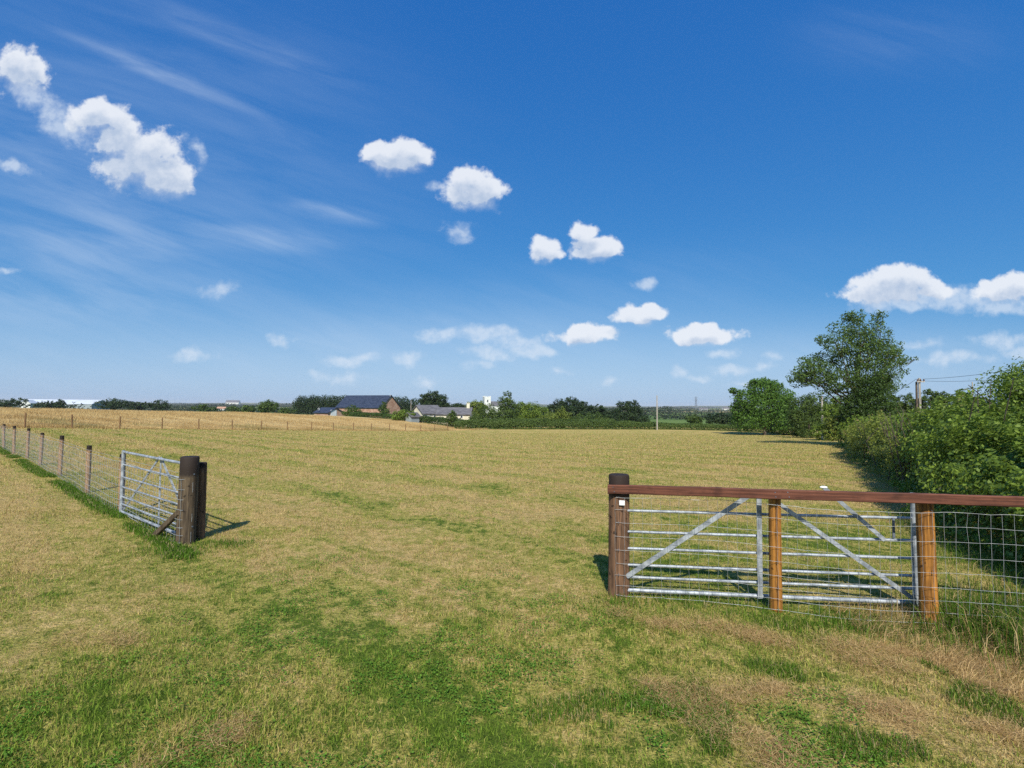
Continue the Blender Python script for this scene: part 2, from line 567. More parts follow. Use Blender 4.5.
# ------------------------------------------------------------------ ground colour (shared by soil and blades)
def ground_group():
    g = bpy.data.node_groups.new('turf colour', 'ShaderNodeTree')
    g.interface.new_socket('P', in_out='INPUT', socket_type='NodeSocketVector')
    g.interface.new_socket('Dry', in_out='OUTPUT', socket_type='NodeSocketFloat')
    g.interface.new_socket('Fine', in_out='OUTPUT', socket_type='NodeSocketFloat')
    q = NT(g)
    gi = q.n('NodeGroupInput')
    go = q.n('NodeGroupOutput')
    P = q.vmath('MULTIPLY', gi.outputs[0], (1, 1, 0))
    sp = q.n('ShaderNodeSeparateXYZ')
    q.l(P, sp.inputs[0])
    n1 = q.noise(P, .45, 3, .55, .3)
    n2 = q.noise(P, 1.9, 7, .72, .4)
    n3 = q.noise(P, 7, 6, .75)
    n4 = q.noise(P, 38, 4, .7)
    # windrow streaks left by the mower
    rt = q.n('ShaderNodeVectorRotate', rotation_type='Z_AXIS')
    q.l(P, rt.inputs['Vector'])
    rt.inputs['Angle'].default_value = R(41)
    st = q.noise(q.vmath('MULTIPLY', rt.outputs[0], (.13, 1.0, 1)), 1.3, 6, .68, .7)
    rt2 = q.n('ShaderNodeVectorRotate', rotation_type='Z_AXIS')
    q.l(P, rt2.inputs['Vector'])
    rt2.inputs['Angle'].default_value = R(48)
    st2 = q.noise(q.vmath('MULTIPLY', rt2.outputs[0], (.6, 3.5, 1)), 1.3, 4, .65, .8)
    # base dryness grows away from the gateway
    yy = sp.outputs[1]
    base = q.ramp(yy, 2.0, 9.0, .57, .84, 'LINEAR')
    base = q.math('ADD', base, q.ramp(yy, 2.2, 5.2, -.13, 0))
    # worn dry patch to the lower right and left track
    dx = q.math('SUBTRACT', sp.outputs[0], 3.3)
    dy = q.math('SUBTRACT', yy, 3.0)
    rr = q.math('SQRT', q.math('ADD', q.math('MULTIPLY', dx, dx), q.math('MULTIPLY', q.math('MULTIPLY', dy, dy), 3.0)))
    base = q.math('ADD', base, q.ramp(rr, 2.4, .6, 0, .58))
    # clover-rich green area in the middle foreground
    dx = q.math('SUBTRACT', sp.outputs[0], .1)
    dy = q.math('SUBTRACT', yy, 3.0)
    rr = q.math('SQRT', q.math('ADD', q.math('MULTIPLY', q.math('MULTIPLY', dx, dx), .9), q.math('MULTIPLY', dy, dy)))
    base = q.math('SUBTRACT', base, q.ramp(rr, 1.7, .3, 0, .04))
    # green flush behind the right fence
    dx = q.math('SUBTRACT', sp.outputs[0], 3.2)
    dy = q.math('SUBTRACT', yy, 6.3)
    rr = q.math('SQRT', q.math('ADD', q.math('MULTIPLY', q.math('MULTIPLY', dx, dx), .25), q.math('MULTIPLY', q.math('MULTIPLY', dy, dy), .45)))
    base = q.math('SUBTRACT', base, q.ramp(rr, 1.8, .3, 0, .22))
    d = q.math('ADD', base, q.math('MULTIPLY', q.math('SUBTRACT', n1, .5), .9))
    d = q.math('ADD', d, q.math('MULTIPLY', q.math('SUBTRACT', n2, .5), 1.9))
    d = q.math('ADD', d, q.math('MULTIPLY', q.math('SUBTRACT', n3, .5), 1.5))
    d = q.math('ADD', d, q.math('MULTIPLY', q.math('SUBTRACT', st, .5), 1.25))
    sq = q.n('ShaderNodeSeparateXYZ')
    q.l(rt.outputs[0], sq.inputs[0])
    lines = q.math('SINE', q.math('ADD', q.math('MULTIPLY', sq.outputs[1], 2.1), q.math('MULTIPLY', n1, 7.0)))
    d = q.math('SUBTRACT', d, q.math('MULTIPLY', q.ramp(lines, .35, 1.0, 0, .50), q.ramp(n2, .40, .58, 0, 1)))
    lin2 = q.math('SINE', q.math('ADD', q.math('ADD', q.math('MULTIPLY', sq.outputs[1], 2.1), 2.4), q.math('MULTIPLY', n1, 7.0)))
    d = q.math('ADD', d, q.math('MULTIPLY', q.ramp(lin2, .5, 1.0, 0, .28), q.ramp(n2, .35, .6, 1, 0)))
    d = q.math('ADD', d, q.math('MULTIPLY', q.math('SUBTRACT', st2, .5), .7))
    q.l(d, go.inputs[0])
    fn = q.ramp(q.math('ADD', q.math('MULTIPLY', n4, .55), q.math('MULTIPLY', n3, .45)), .33, .67, 0, 1, 'LINEAR')
    q.l(fn, go.inputs[1])
    return g


TURF = ground_group()


def ground_material():
    m, nt, out = new_mat('field turf')
    geo = nt.n('ShaderNodeNewGeometry')
    P = geo.outputs['Position']
    gr = nt.n('ShaderNodeGroup')
    gr.node_tree = TURF
    nt.l(P, gr.inputs[0])
    dry, fine = gr.outputs[0], gr.outputs[1]
    k = nt.math('ADD', dry, nt.math('MULTIPLY', nt.math('SUBTRACT', fine, .5), .55))
    green = nt.mix(fine, (.045, .075, .010), (.17, .23, .032))
    straw = nt.mix(fine, (.22, .135, .040), (.74, .55, .22))
    olive = nt.mix(fine, (.14, .125, .022), (.54, .47, .125))
    c = nt.mix(nt.ramp(k, .20, .55), green, olive)
    c = nt.mix(nt.ramp(k, .55, 1.05), c, straw)
    # bare soil flecks
    n = nt.noise(P, 3.1, 5, .7)
    c = nt.mix(nt.ramp(n, .66, .74, 0, .7), c, (.20, .135, .075))
    # golden standing hay beyond the far fence
    ag = nt.n('ShaderNodeAttribute', attribute_name='gold')
    gn = nt.noise(nt.vmath('MULTIPLY', P, (.3, 1, 1)), .6, 5, .6)
    gold = nt.mix(nt.ramp(gn, .3, .7), (.42, .28, .11), (.64, .49, .23))
    c = nt.mix(ag.outputs['Fac'], c, gold)
    # farmland patchwork on the plain
    af = nt.n('ShaderNodeAttribute', attribute_name='plain')
    vo = nt.n('ShaderNodeTexVoronoi', feature='F1')
    nt.l(nt.vmath('MULTIPLY', P, (.004, .0065, 0)), vo.inputs['Vector'])
    vo.inputs['Scale'].default_value = 1
    vc = nt.n('ShaderNodeSeparateColor')
    nt.l(vo.outputs['Color'], vc.inputs[0])
    far = nt.mix(nt.ramp(vc.outputs[0], .35, .4), (.075, .13, .030), (.13, .19, .045))
    far = nt.mix(nt.ramp(vc.outputs[1], .68, .7), far, (.36, .28, .12))
    far = nt.mix(nt.ramp(vc.outputs[2], .8, .82), far, (.04, .075, .02))
    hl = nt.noise(P, .01, 6, .7)
    ah = nt.n('ShaderNodeAttribute', attribute_name='hill')
    far = nt.mix(nt.math('MULTIPLY', nt.ramp(hl, .45, .55), ah.outputs['Fac']), far, (.03, .05, .02))
    c = nt.mix(af.outputs['Fac'], c, far)
    principled(nt, out, c, .95, 0, fine, .8, .03, .1)
    return m


def grid_axis(lo, hi, near_lo, near_hi, step, grow):
    a = list(np.arange(near_lo, near_hi, step))
    s = step
    x = a[-1]
    while x < hi:
        s *= grow
        x += s
        a.append(min(x, hi))
    s = step
    x = near_lo
    b = []
    while x > lo:
        s *= grow
        x -= s
        b.append(max(x, lo))
    return np.array(b[::-1] + a)


def build_ground():
    xs = grid_axis(-6500, 6500, -6, 6, .16, 1.028)
    ys = grid_axis(-400, 6500, 1.5, 9, .16, 1.018)
    X, Y = np.meshgrid(xs, ys)
    Zg = ground(X, Y)
    v = np.stack([X.ravel(), Y.ravel(), Zg.ravel()], 1)
    nx, ny = len(xs), len(ys)
    i = np.arange(nx * ny).reshape(ny, nx)
    f = np.stack([i[:-1, :-1].ravel(), i[:-1, 1:].ravel(), i[1:, 1:].ravel(), i[1:, :-1].ravel()], 1)
    t = boundary(X, Y).ravel()
    az = (X / np.maximum(Y, 8)).ravel()
    gold = smooth(t / 1.0) * (1 - smooth((t - 60) / 20)) * (az < -.035)
    plain = smooth((Y.ravel() - 108) / 10) * (1 - gold)
    hill = smooth((Y.ravel() - 4300) / 500)
    o = mesh_arrays('field', v, f, ground_material(), n=4, attrs={'gold': gold, 'plain': plain, 'hill': hill}, smooth_shade=True)
    tag(o, kind='structure')


build_ground()


# ------------------------------------------------------------------ grass blades
def blade_mat(name, mode='turf'):
    m, nt, out = new_mat(name)
    a = nt.n('ShaderNodeAttribute', attribute_name='rnd')
    b = nt.n('ShaderNodeAttribute', attribute_name='grn')
    geo = nt.n('ShaderNodeNewGeometry')
    if mode == 'turf':
        gr = nt.n('ShaderNodeGroup')
        gr.node_tree = TURF
        nt.l(geo.outputs['Position'], gr.inputs[0])
        k = nt.math('ADD', gr.outputs[0], nt.math('MULTIPLY', nt.math('SUBTRACT', a.outputs['Fac'], .5), .9))
        k = nt.math('SUBTRACT', k, b.outputs['Fac'])
        sv = nt.math('FRACT', nt.math('MULTIPLY', a.outputs['Fac'], 17.0))
        col = nt.mix(nt.ramp(k, .30, .60), nt.mix(sv, (.045, .11, .010), (.29, .40, .055)), nt.mix(sv, (.15, .15, .024), (.56, .52, .13)))
        col = nt.mix(nt.ramp(k, .60, 1.0), col, nt.mix(sv, (.24, .14, .045), (.74, .56, .25)))
    elif mode == 'straw':
        sv = nt.math('FRACT', nt.math('MULTIPLY', a.outputs['Fac'], 17.0))
        col = nt.mix(sv, (.27, .155, .05), (.78, .56, .27))
    elif mode == 'green':
        col = nt.mix(a.outputs['Fac'], (.045, .11, .010), (.16, .27, .035))
        col = nt.mix(nt.ramp(a.outputs['Fac'], .86, .9), col, (.40, .32, .16))
    elif mode == 'clover':
        col = nt.mix(a.outputs['Fac'], (.06, .15, .018), (.17, .31, .045))
    else:
        n = nt.noise(nt.vmath('MULTIPLY', geo.outputs['Position'], (.25, .7, 0)), .5, 4, .6)
        kk = nt.math('ADD', n, nt.math('MULTIPLY', nt.math('SUBTRACT', a.outputs['Fac'], .5), .35))
        col = nt.mix(nt.ramp(kk, .32, .68), (.40, .26, .10), (.70, .54, .26))
        col = nt.mix(b.outputs['Fac'], col, (.12, .16, .04))
    d = nt.n('ShaderNodeBsdfDiffuse')
    nt.l(col, d.inputs[0])
    t = nt.n('ShaderNodeBsdfTranslucent')
    nt.l(col, t.inputs[0])
    ms = nt.n('ShaderNodeMixShader')
    ms.inputs[0].default_value = .3
    nt.l(d.outputs[0], ms.inputs[1])
    nt.l(t.outputs[0], ms.inputs[2])
    nt.l(ms.outputs[0], out.inputs[0])
    return m


def vnoise(x, y, s, seed=0):
    """cheap smooth value noise"""
    x = x * s + seed * 17.3
    y = y * s + seed * 5.1
    xi = np.floor(x).astype(int)
    yi = np.floor(y).astype(int)
    fx = x - xi
    fy = y - yi
    fx = fx * fx * (3 - 2 * fx)
    fy = fy * fy * (3 - 2 * fy)

    def h(a, b):
        v = np.sin(a * 127.1 + b * 311.7 + seed * 74.7) * 43758.5453
        return v - np.floor(v)
    return (h(xi, yi) * (1 - fx) * (1 - fy) + h(xi + 1, yi) * fx * (1 - fy) + h(xi, yi + 1) * (1 - fx) * fy + h(xi + 1, yi + 1) * fx * fy)


def blades(name, x, y, length, width, tilt, mat, z0=None, grn=None, lean=None, parent=None, bend=False, kind=None):
    n = len(x)
    z = ground(x, y) if z0 is None else z0
    ph = RNG.uniform(0, 2 * np.pi, n)
    wa = RNG.uniform(0, 2 * np.pi, n)
    tx, ty = np.cos(ph) * np.sin(tilt), np.sin(ph) * np.sin(tilt)
    if lean is not None:
        tx = tx + lean[0]
        ty = ty + lean[1]
    tz = np.cos(tilt)
    root = np.stack([x, y, z - .004], 1)
    tip = root + np.stack([tx, ty, tz], 1) * length[:, None]
    w = np.stack([np.cos(wa), np.sin(wa), np.zeros(n)], 1) * (width / 2)[:, None]
    rnd = RNG.uniform(0, 1, n)
    g = np.zeros(n) if grn is None else grn
    if not bend:
        v = np.empty((n, 3, 3))
        v[:, 0] = root - w
        v[:, 1] = root + w
        v[:, 2] = tip
        f = np.arange(n * 3).reshape(n, 3)
        o = mesh_arrays(name, v.reshape(-1, 3), f, mat, parent, 3, {'rnd': np.repeat(rnd, 3), 'grn': np.repeat(g, 3)})
    else:
        mid = root + np.stack([tx * .35, ty * .35, tz], 1) * (length * .55)[:, None]
        tip = mid + np.stack([tx * 1.3, ty * 1.3, tz * .55], 1) * (length * .5)[:, None]
        v = np.empty((n, 5, 3))
        v[:, 0] = root - w
        v[:, 1] = root + w
        v[:, 2] = mid + w * .75
        v[:, 3] = mid - w * .75
        v[:, 4] = tip
        # two triangles + tip triangle
        b = (np.arange(n) * 5)[:, None]
        f = np.concatenate([b + np.array([[0, 1, 2]]), b + np.array([[0, 2, 3]]), b + np.array([[3, 2, 4]])], 0)
        o = mesh_arrays(name, v.reshape(-1, 3), f, mat, parent, 3, {'rnd': np.repeat(rnd, 5), 'grn': np.repeat(g, 5)})
    return o


def wedge(n, y0, y1, pw=1.0, xm=1.12, pad=1.2):
    """points in front of the camera, density falling as 1/y^2 (pw=1)"""
    u = RNG.uniform(0, 1, n)
    if pw == 1.0:
        y = y0 * (y1 / y0) ** u
    else:
        y = y0 + (y1 - y0) * u ** pw
    x = RNG.uniform(-1, 1, n) * (y * xm + pad)
    return x, y


MT_TURF = blade_mat('turf blades', 'turf')
MT_GREEN = blade_mat('long green grass', 'green')
MT_STRAW = blade_mat('dry straw', 'straw')
MT_CLOVER = blade_mat('clover leaves', 'clover')
MT_HAY = blade_mat('standing hay', 'hay')

FL_A, FL_B = Vector((-4.0, 6.2)), Vector((-19.6, 19.3))     # left fence line
FR_A, FR_D = Vector((.998, 4.68)), Vector((1.1, -.265)).normalized()   # right fence line


def dist_line(x, y, A, B):
    d = (B - A)
    L = d.length
    d = d / L
    t = np.clip((x - A.x) * d.x + (y - A.y) * d.y, 0, L)
    return np.hypot(x - A.x - d.x * t, y - A.y - d.y * t)


def build_turf():
    x, y = wedge(720000, 1.7, 92)
    k = boundary(x, y) < 0
    x, y = x[k], y[k]
    n = len(x)
    cl = vnoise(x, y, 1.3, 3) * .5 + vnoise(x, y, 4.5, 4) * .5
    flat = RNG.uniform(0, 1, n) < .42
    L = RNG.uniform(.018, .042, n) * (.55 + .9 * cl) * np.minimum(1 + .11 * np.maximum(y - 4, 0), 3.0)
    tilt = np.where(flat, RNG.uniform(1.1, 1.5, n), RNG.uniform(.15, 1.0, n))
    L = np.where(flat, L * 1.35, L)
    W = RNG.uniform(.0022, .0042, n) * (1 + .22 * np.maximum(y - 2.5, 0))
    grn = np.where(flat, -.25, .12)
    tag(blades('grass', x, y, L, W, tilt, MT_TURF, grn=grn), 'short mown grass with straw clippings covering the near field', 'grass', kind='stuff')
    # longer bent blades in the nearest turf
    x, y = wedge(190000, 1.7, 8.5)
    c = vnoise(x, y, .9, 14) * .6 + vnoise(x, y, 3.4, 15) * .4
    k = c + RNG.uniform(-.2, .2, len(x)) > .45
    x, y, c = x[k], y[k], c[k]
    n = len(x)
    o = blades('grass_blades', x, y, RNG.uniform(.03, .065, n) * (.5 + c), RNG.uniform(.0028, .005, n), RNG.uniform(.2, 1.1, n), MT_TURF, grn=np.full(n, .10), bend=True)
    tag(o, 'longer bent grass blades standing out of the nearest mown turf', 'grass', kind='stuff')
    # clover
    x, y = wedge(260000, 1.7, 6.0, 1.0, 1.1, .5)
    m = vnoise(x, y, .8, 9) * .5 + vnoise(x, y, 2.6, 10) * .3 + vnoise(x, y, 7.0, 12) * .2 + .07 * np.exp(-((x - .1) ** 2 * .5 + (y - 3.0) ** 2 * .7)) + .1 * np.exp(-((x + 2.2) ** 2 * .6 + (y - 2.6) ** 2))
    k = m + RNG.uniform(-.08, .08, len(x)) > .71
    x, y = x[k], y[k]
    n = len(x)
    z = ground(x, y) + RNG.uniform(.008, .035, n)
    a = RNG.uniform(0, 2 * np.pi, n)
    r = RNG.uniform(.003, .0075, n)
    nx = RNG.normal(0, .35, n)
    ny = RNG.normal(0, .35, n)
    v = np.empty((n, 5, 3))
    for i in range(5):
        dx = np.cos(a + i * 2 * np.pi / 5) * r
        dy = np.sin(a + i * 2 * np.pi / 5) * r * .85
        v[:, i, 0] = x + dx
        v[:, i, 1] = y + dy
        v[:, i, 2] = z + dx * nx + dy * ny
    f = np.arange(n * 5).reshape(n, 5)
    rnd = RNG.uniform(0, 1, n)
    o = mesh_arrays('clover', v.reshape(-1, 3), f, MT_CLOVER, None, 5, {'rnd': np.repeat(rnd, 5)})
    tag(o, 'low green clover leaves in patches in the foreground turf', 'clover', kind='stuff')
    # windrows of dry clippings : flat lying stems heaped in wandering lines
    xs, ys, zs = [], [], []
    lines = [((.95, 4.35), (2.1, 3.75), (3.3, 3.05), (4.6, 2.45)), ((1.2, 3.3), (1.9, 3.0), (2.8, 2.75), (3.6, 2.2)),
             ((.6, 3.9), (.8, 3.3), (1.25, 2.8), (1.4, 2.5)), ((-3.3, 3.9), (-2.9, 3.75), (-2.7, 3.7)), ((-1.75, 2.55), (-1.55, 2.7), (-1.45, 2.75)),
             ((1.9, 4.0), (3.0, 3.6), (4.2, 3.3), (5.2, 2.9)), ((2.2, 2.9), (2.7, 2.6), (3.3, 2.5), (3.6, 2.2))]
    for P in lines:
        m = int(4200 * sum(math.dist(a, b) for a, b in zip(P[:-1], P[1:])))
        t = RNG.uniform(0, 1, m) * (len(P) - 1)
        i = np.minimum(t.astype(int), len(P) - 2)
        fr = t - i
        P_ = np.array(P)
        c = P_[i] * (1 - fr)[:, None] + P_[i + 1] * fr[:, None]
        dens = vnoise(c[:, 0], c[:, 1], 3.0, 5)
        off = RNG.normal(0, .02 + .10 * dens[:, None], (m, 2))
        c = c + off
        c[:, 0] += (vnoise(t, t * 0, 2.2, 2) - .5) * .3
        c[:, 1] += (vnoise(t, t * 0, 2.8, 8) - .5) * .3
        k = dens > .38
        xs.append(c[k, 0])
        ys.append(c[k, 1])
        zs.append(RNG.uniform(.0, .030, k.sum()))
    x = np.concatenate(xs)
    y = np.concatenate(ys)
    z = ground(x, y) + np.concatenate(zs) + .008
    n = len(x)
    o = blades('dry_clippings', x, y, RNG.uniform(.03, .10, n), RNG.uniform(.0018, .0034, n), RNG.uniform(1.15, 1.62, n), MT_STRAW, z0=z)
    tag(o, 'pale dry grass clippings raked into loose lines on the turf', 'clippings', kind='stuff')
    # long pale grass, lower right corner and foot of the right fence
    n = 15000
    x = RNG.uniform(2.6, 7.5, n)
    y = RNG.uniform(2.0, 8.5, n)
    c = vnoise(x, y, 1.6, 21)
    d = dist_line(x, y, FR_A, FR_A + FR_D * 7)
    k = ((x > 3.6) & (x - y * .55 > 1.6) & (c > .35) & (y > 2.8)) | ((d < .35) & (c > .42))
    x, y, d = x[k], y[k], d[k]
    n = len(x)
    big = smooth((x - 3.4) / 1.6)
    L = RNG.uniform(.04, .12, n) + RNG.uniform(0, .22, n) * big
    o = blades('long_grass', x, y, L, RNG.uniform(.003, .006, n), RNG.uniform(.1, .8, n), MT_GREEN, lean=(.0, -.15), bend=True)
    tag(o, 'long green grass growing under the right fence and hedge', 'grass', kind='stuff')
    # taller rank growth right of the last near post
    n = 16000
    t = RNG.uniform(-.1, 1, n)
    x = 3.85 + 2.3 * t + RNG.normal(0, .22, n)
    y = 4.0 - .35 * t + RNG.normal(0, .32, n)
    o = blades('rank_grass', x, y, RNG.uniform(.08, .34, n), RNG.uniform(.004, .007, n), RNG.uniform(.1, .9, n), MT_GREEN, lean=(-.15, -.15), bend=True)
    tag(o, 'tall dark green rank grass under the netting at the right edge', 'grass', kind='stuff')
    n = 900
    t = RNG.uniform(-.1, 1, n)
    x = 3.6 + 2.6 * t + RNG.normal(0, .25, n)
    y = 3.8 - .35 * t + RNG.normal(0, .3, n)
    o = blades('seed_stems', x, y, RNG.uniform(.25, .5, n), RNG.uniform(.003, .0045, n), RNG.uniform(.4, 1.1, n), MT_STRAW, lean=(-.4, -.2), bend=True)
    tag(o, 'pale arching seed stems leaning out of the rank grass at the right edge', 'dry grass', kind='stuff')
    # dark green tufts in the foreground right of centre
    n = 60000
    x = RNG.uniform(.1, 3.0, n)
    y = RNG.uniform(1.75, 3.6, n)
    c = vnoise(x, y, 2.6, 61) * .6 + vnoise(x, y, 6.0, 62) * .4
    k = c > .58
    x, y = x[k], y[k]
    n = len(x)
    o = blades('foreground_tufts', x, y, RNG.uniform(.03, .085, n), RNG.uniform(.0025, .0045, n), RNG.uniform(.1, .9, n), MT_GREEN, bend=True)
    tag(o, 'dark green grass tufts in the foreground right of centre', 'grass', kind='stuff')
    # straw coloured bents in lower right corner
    n = 34000
    x = RNG.uniform(2.2, 6.0, n)
    y = RNG.uniform(1.8, 4.6, n)
    k = (x * .45 + y * .2 + vnoise(x, y, 1.5, 31) * .8 > 2.45)
    x, y = x[k], y[k]
    n = len(x)
    o = blades('dry_bents', x, y, RNG.uniform(.08, .28, n), RNG.uniform(.002, .0035, n), RNG.uniform(.9, 1.5, n), MT_STRAW, lean=(.5, -.35), bend=True)
    tag(o, 'straw coloured grass stems lying in the lower right corner', 'dry grass', kind='stuff')
    # green strip along the left fence
    n = 42000
    t = RNG.uniform(-.02, 1.2, n)
    x = FL_A.x + (FL_B.x - FL_A.x) * t + RNG.normal(0, .065, n) - .04
    y = FL_A.y + (FL_B.y - FL_A.y) * t + RNG.normal(0, .065, n) - .07
    k = vnoise(x, y, 1.2, 41) > .22
    x, y = x[k], y[k]
    n = len(x)
    o = blades('fence_side_grass', x, y, RNG.uniform(.03, .10, n), RNG.uniform(.006, .012, n), RNG.uniform(.1, .7, n), MT_GREEN, bend=True)
    tag(o, 'strip of uncut bright green grass along the left fence', 'grass', kind='stuff')
    # tufts round near posts
    xs, ys = [], []
    for (cx, cy, s, m) in ((-4.0, 6.05, .22, 900), (-3.55, 6.4, .16, 500), (.98, 4.55, .15, 350), (2.25, 4.1, .16, 500), (3.3, 4.02, .2, 260), (2.85, 4.2, .2, 900), (3.9, 3.8, .3, 900), (1.7, 4.5, .3, 700)):
        xs.append(RNG.normal(cx, s, m))
        ys.append(RNG.normal(cy, s * .6, m))
    x = np.concatenate(xs)
    y = np.concatenate(ys)
    n = len(x)
    o = blades('grass_tufts', x, y, RNG.uniform(.03, .12, n), RNG.uniform(.003, .006, n), RNG.uniform(.1, .8, n), MT_GREEN, bend=True)
    tag(o, 'green grass tufts round the feet of the nearest posts', 'grass', kind='stuff')
    # standing hay beyond the far fence
    n = 230000
    az = RNG.uniform(-1.25, -.045, n)
    Zb = np.interp(az, AZ_B, ZB)
    t = RNG.uniform(0, 1, n) ** 1.3 * 34 + .5
    y = Zb + t
    x = az * y
    c = vnoise(x, y, .25, 51)
    L = RNG.uniform(.12, .36, n) * (.4 + 1.0 * c)
    g = (c > .62) * RNG.uniform(0, .6, n) * (t < 9)
    o = blades('standing_hay', x, y, L, RNG.uniform(.02, .045, n), RNG.uniform(.05, .5, n), MT_HAY, grn=g)
    tag(o, 'tall golden uncut hay on the rise beyond the far fence', 'hay', kind='stuff')


build_turf()


# ------------------------------------------------------------------ foliage
def leaf_cloud(c, nrm, size, rnd, name, mat, parent, origin):
    """diamond shaped leaves"""
    n = len(c)
    a = RNG.normal(0, 1, (n, 3))
    t = np.cross(nrm, a)
    t /= np.linalg.norm(t, axis=1)[:, None] + 1e-9
    b = np.cross(nrm, t)
    L = size[:, None]
    v = np.empty((n, 4, 3))
    v[:, 0] = c - t * L * .5
    v[:, 1] = c + b * L * .30 - t * L * .05
    v[:, 2] = c + t * L * .5
    v[:, 3] = c - b * L * .30 - t * L * .05
    f = np.arange(n * 4).reshape(n, 4)
    return mesh_arrays(name, v.reshape(-1, 3), f, mat, parent, 4, {'rnd': np.repeat(rnd, 4)}, origin=origin)


def clump_leaves(blobs, n, size, clump_k, cl_r=.3, out_bias=.8):
    """blobs: list of (centre, (rx,ry,rz), weight)"""
    cs, ns, cr = [], [], []
    W = np.array([b[1][0] * b[1][2] * b[2] for b in blobs])
    W = W / W.sum()
    centres = []
    for (c, r, w), wt in zip(blobs, W):
        m = max(3, int(n * wt))
        K = max(4, int(clump_k * wt * len(blobs)))
        d = RNG.normal(0, 1, (K, 3))
        d /= np.linalg.norm(d, axis=1)[:, None]
        rad = RNG.uniform(.25, 1.0, K) ** .5
        cc = np.array(c) + d * rad[:, None] * np.array(r)
        centres += [tuple(q) for q in cc[:6]]
        idx = RNG.integers(0, K, m)
        cr_ = cl_r * min(r) * RNG.uniform(.6, 1.3, K)
        g = RNG.normal(0, 1, (m, 3))
        g /= np.linalg.norm(g, axis=1)[:, None]
        q = RNG.uniform(0, 1, m) ** .45
        p = cc[idx] + g * q[:, None] * cr_[idx][:, None] * np.array([1.15, 1.15, .8])
        nn = g * .5 + d[idx] * .5 * out_bias + np.array([0, 0, .45]) + RNG.normal(0, .55, (m, 3))
        nn /= np.linalg.norm(nn, axis=1)[:, None]
        cs.append(p)
        ns.append(nn)
        cr.append(np.clip(RNG.uniform(0, 1, m) * .7 + RNG.uniform(0, 1, K)[idx] * .3, 0, 1))
    c = np.concatenate(cs)
    return c, np.concatenate(ns), RNG.uniform(.7, 1.3, len(c)) * size, np.concatenate(cr), centres


LF = {
    'ash': leaf_mat('ash leaves', (.030, .065, .014), (.14, .22, .045), (.20, .19, .07)),
    'ivy': leaf_mat('ivy leaves', (.014, .036, .008), (.085, .145, .025)),
    'bright': leaf_mat('bright leaves', (.035, .095, .010), (.13, .235, .032)),
    'lime': leaf_mat('lime leaves', (.09, .13, .018), (.22, .27, .045)),
    'dark': leaf_mat('dark leaves', (.012, .026, .009), (.045, .080, .022), trans=.2),
    'mid': leaf_mat('mid green leaves', (.028, .058, .012), (.13, .19, .035)),
    'hedge': leaf_mat('hedge leaves', (.042, .085, .012), (.24, .33, .045), (.20, .19, .07)),
    'bramble': leaf_mat('bramble leaves', (.07, .11, .016), (.28, .32, .055), (.30, .22, .09)),
    'wood': leaf_mat('distant wood leaves', (.012, .022, .010), (.035, .055, .022), trans=.2),
}


def tree(name, label, cat, Z, bx, blobs_px, n, leaf, mat, group=None, clump_k=60, cl_r=.3, trunk_r=None, limbs=True, dy=.9, spread=0.35, wisps=0):
    """blobs_px: (px,py,rx,ry[,depth offset m])"""
    base = on_ground(bx, Z)
    root = thing(name, label, cat, base, group)
    s = Z / FPX
    blobs = []
    for b in blobs_px:
        off = b[4] if len(b) > 4 else random.uniform(-spread, spread) * b[2] * s
        c = at(b[0], b[1], Z + off)
        blobs.append((tuple(c), (b[2] * s, b[2] * s * dy, b[3] * s), 1.0))
    main = list(blobs)
    for _ in range(wisps):
        b = random.choice(main)
        d = Vector((random.gauss(0, 1), random.gauss(0, .6), random.gauss(.3, 1))).normalized()
        k = random.uniform(.95, 1.35)
        q = random.uniform(.25, .75)
        c = (b[0][0] + d.x * b[1][0] * k, b[0][1] + d.y * b[1][1] * k, b[0][2] + d.z * b[1][2] * k)
        blobs.append((c, (q, q, q * .8), .8))
    c, nn, sz, rnd, cent = clump_leaves(blobs, n, leaf, clump_k, cl_r)
    blobs = main
    gzv = ground(c[:, 0], c[:, 1])
    k = c[:, 2] > gzv + .02
    leaf_cloud(c[k], nn[k], sz[k], rnd[k], 'crown', LF[mat], root, tuple(base))
    topz = max(b[0][2] + b[1][2] for b in blobs)
    H = topz - base.z
    tr = trunk_r or max(.06, H * .022)
    mb = MB(base)
    top = Vector((0, 0, 0))
    wsum = 0
    for b in blobs:
        w = b[1][0] * b[1][2]
        top += Vector(b[0]) * w
        wsum += w
    top = top / wsum
    pts = [base - Vector((0, 0, .3)), base + (top - base) * .2 + Vector((random.uniform(-.1, .1), 0, 0)), base + (top - base) * .55, top]
    mb.tube(pts, [tr * 1.25, tr, tr * .75, tr * .4], 7)
    if limbs:
        for b in blobs:
            st = base + (top - base) * random.uniform(.3, .75)
            en = Vector(b[0])
            mid = st * .5 + en * .5 + Vector((0, 0, -.08 * (en - st).length))
            q = min(1, b[1][0] / (13 * s))
            mb.tube([st, mid, en + Vector((0, 0, b[1][2] * .35))], [tr * .45 * (.4 + .6 * q), tr * .30 * q, tr * .10 * q], 5)
            for _ in range(5):
                d = Vector((random.gauss(0, 1), random.gauss(0, 1), random.gauss(0.2, .8))).normalized()
                e2 = en + Vector((d.x * b[1][0], d.y * b[1][1], d.z * b[1][2])) * .85
                mb.tube([en * .7 + mid * .3, (en + e2) * .5, e2], [tr * .18 * q, tr * .10 * q, tr * .03], 4)
    mb.build('trunk', M_['bark'], root)
    return root


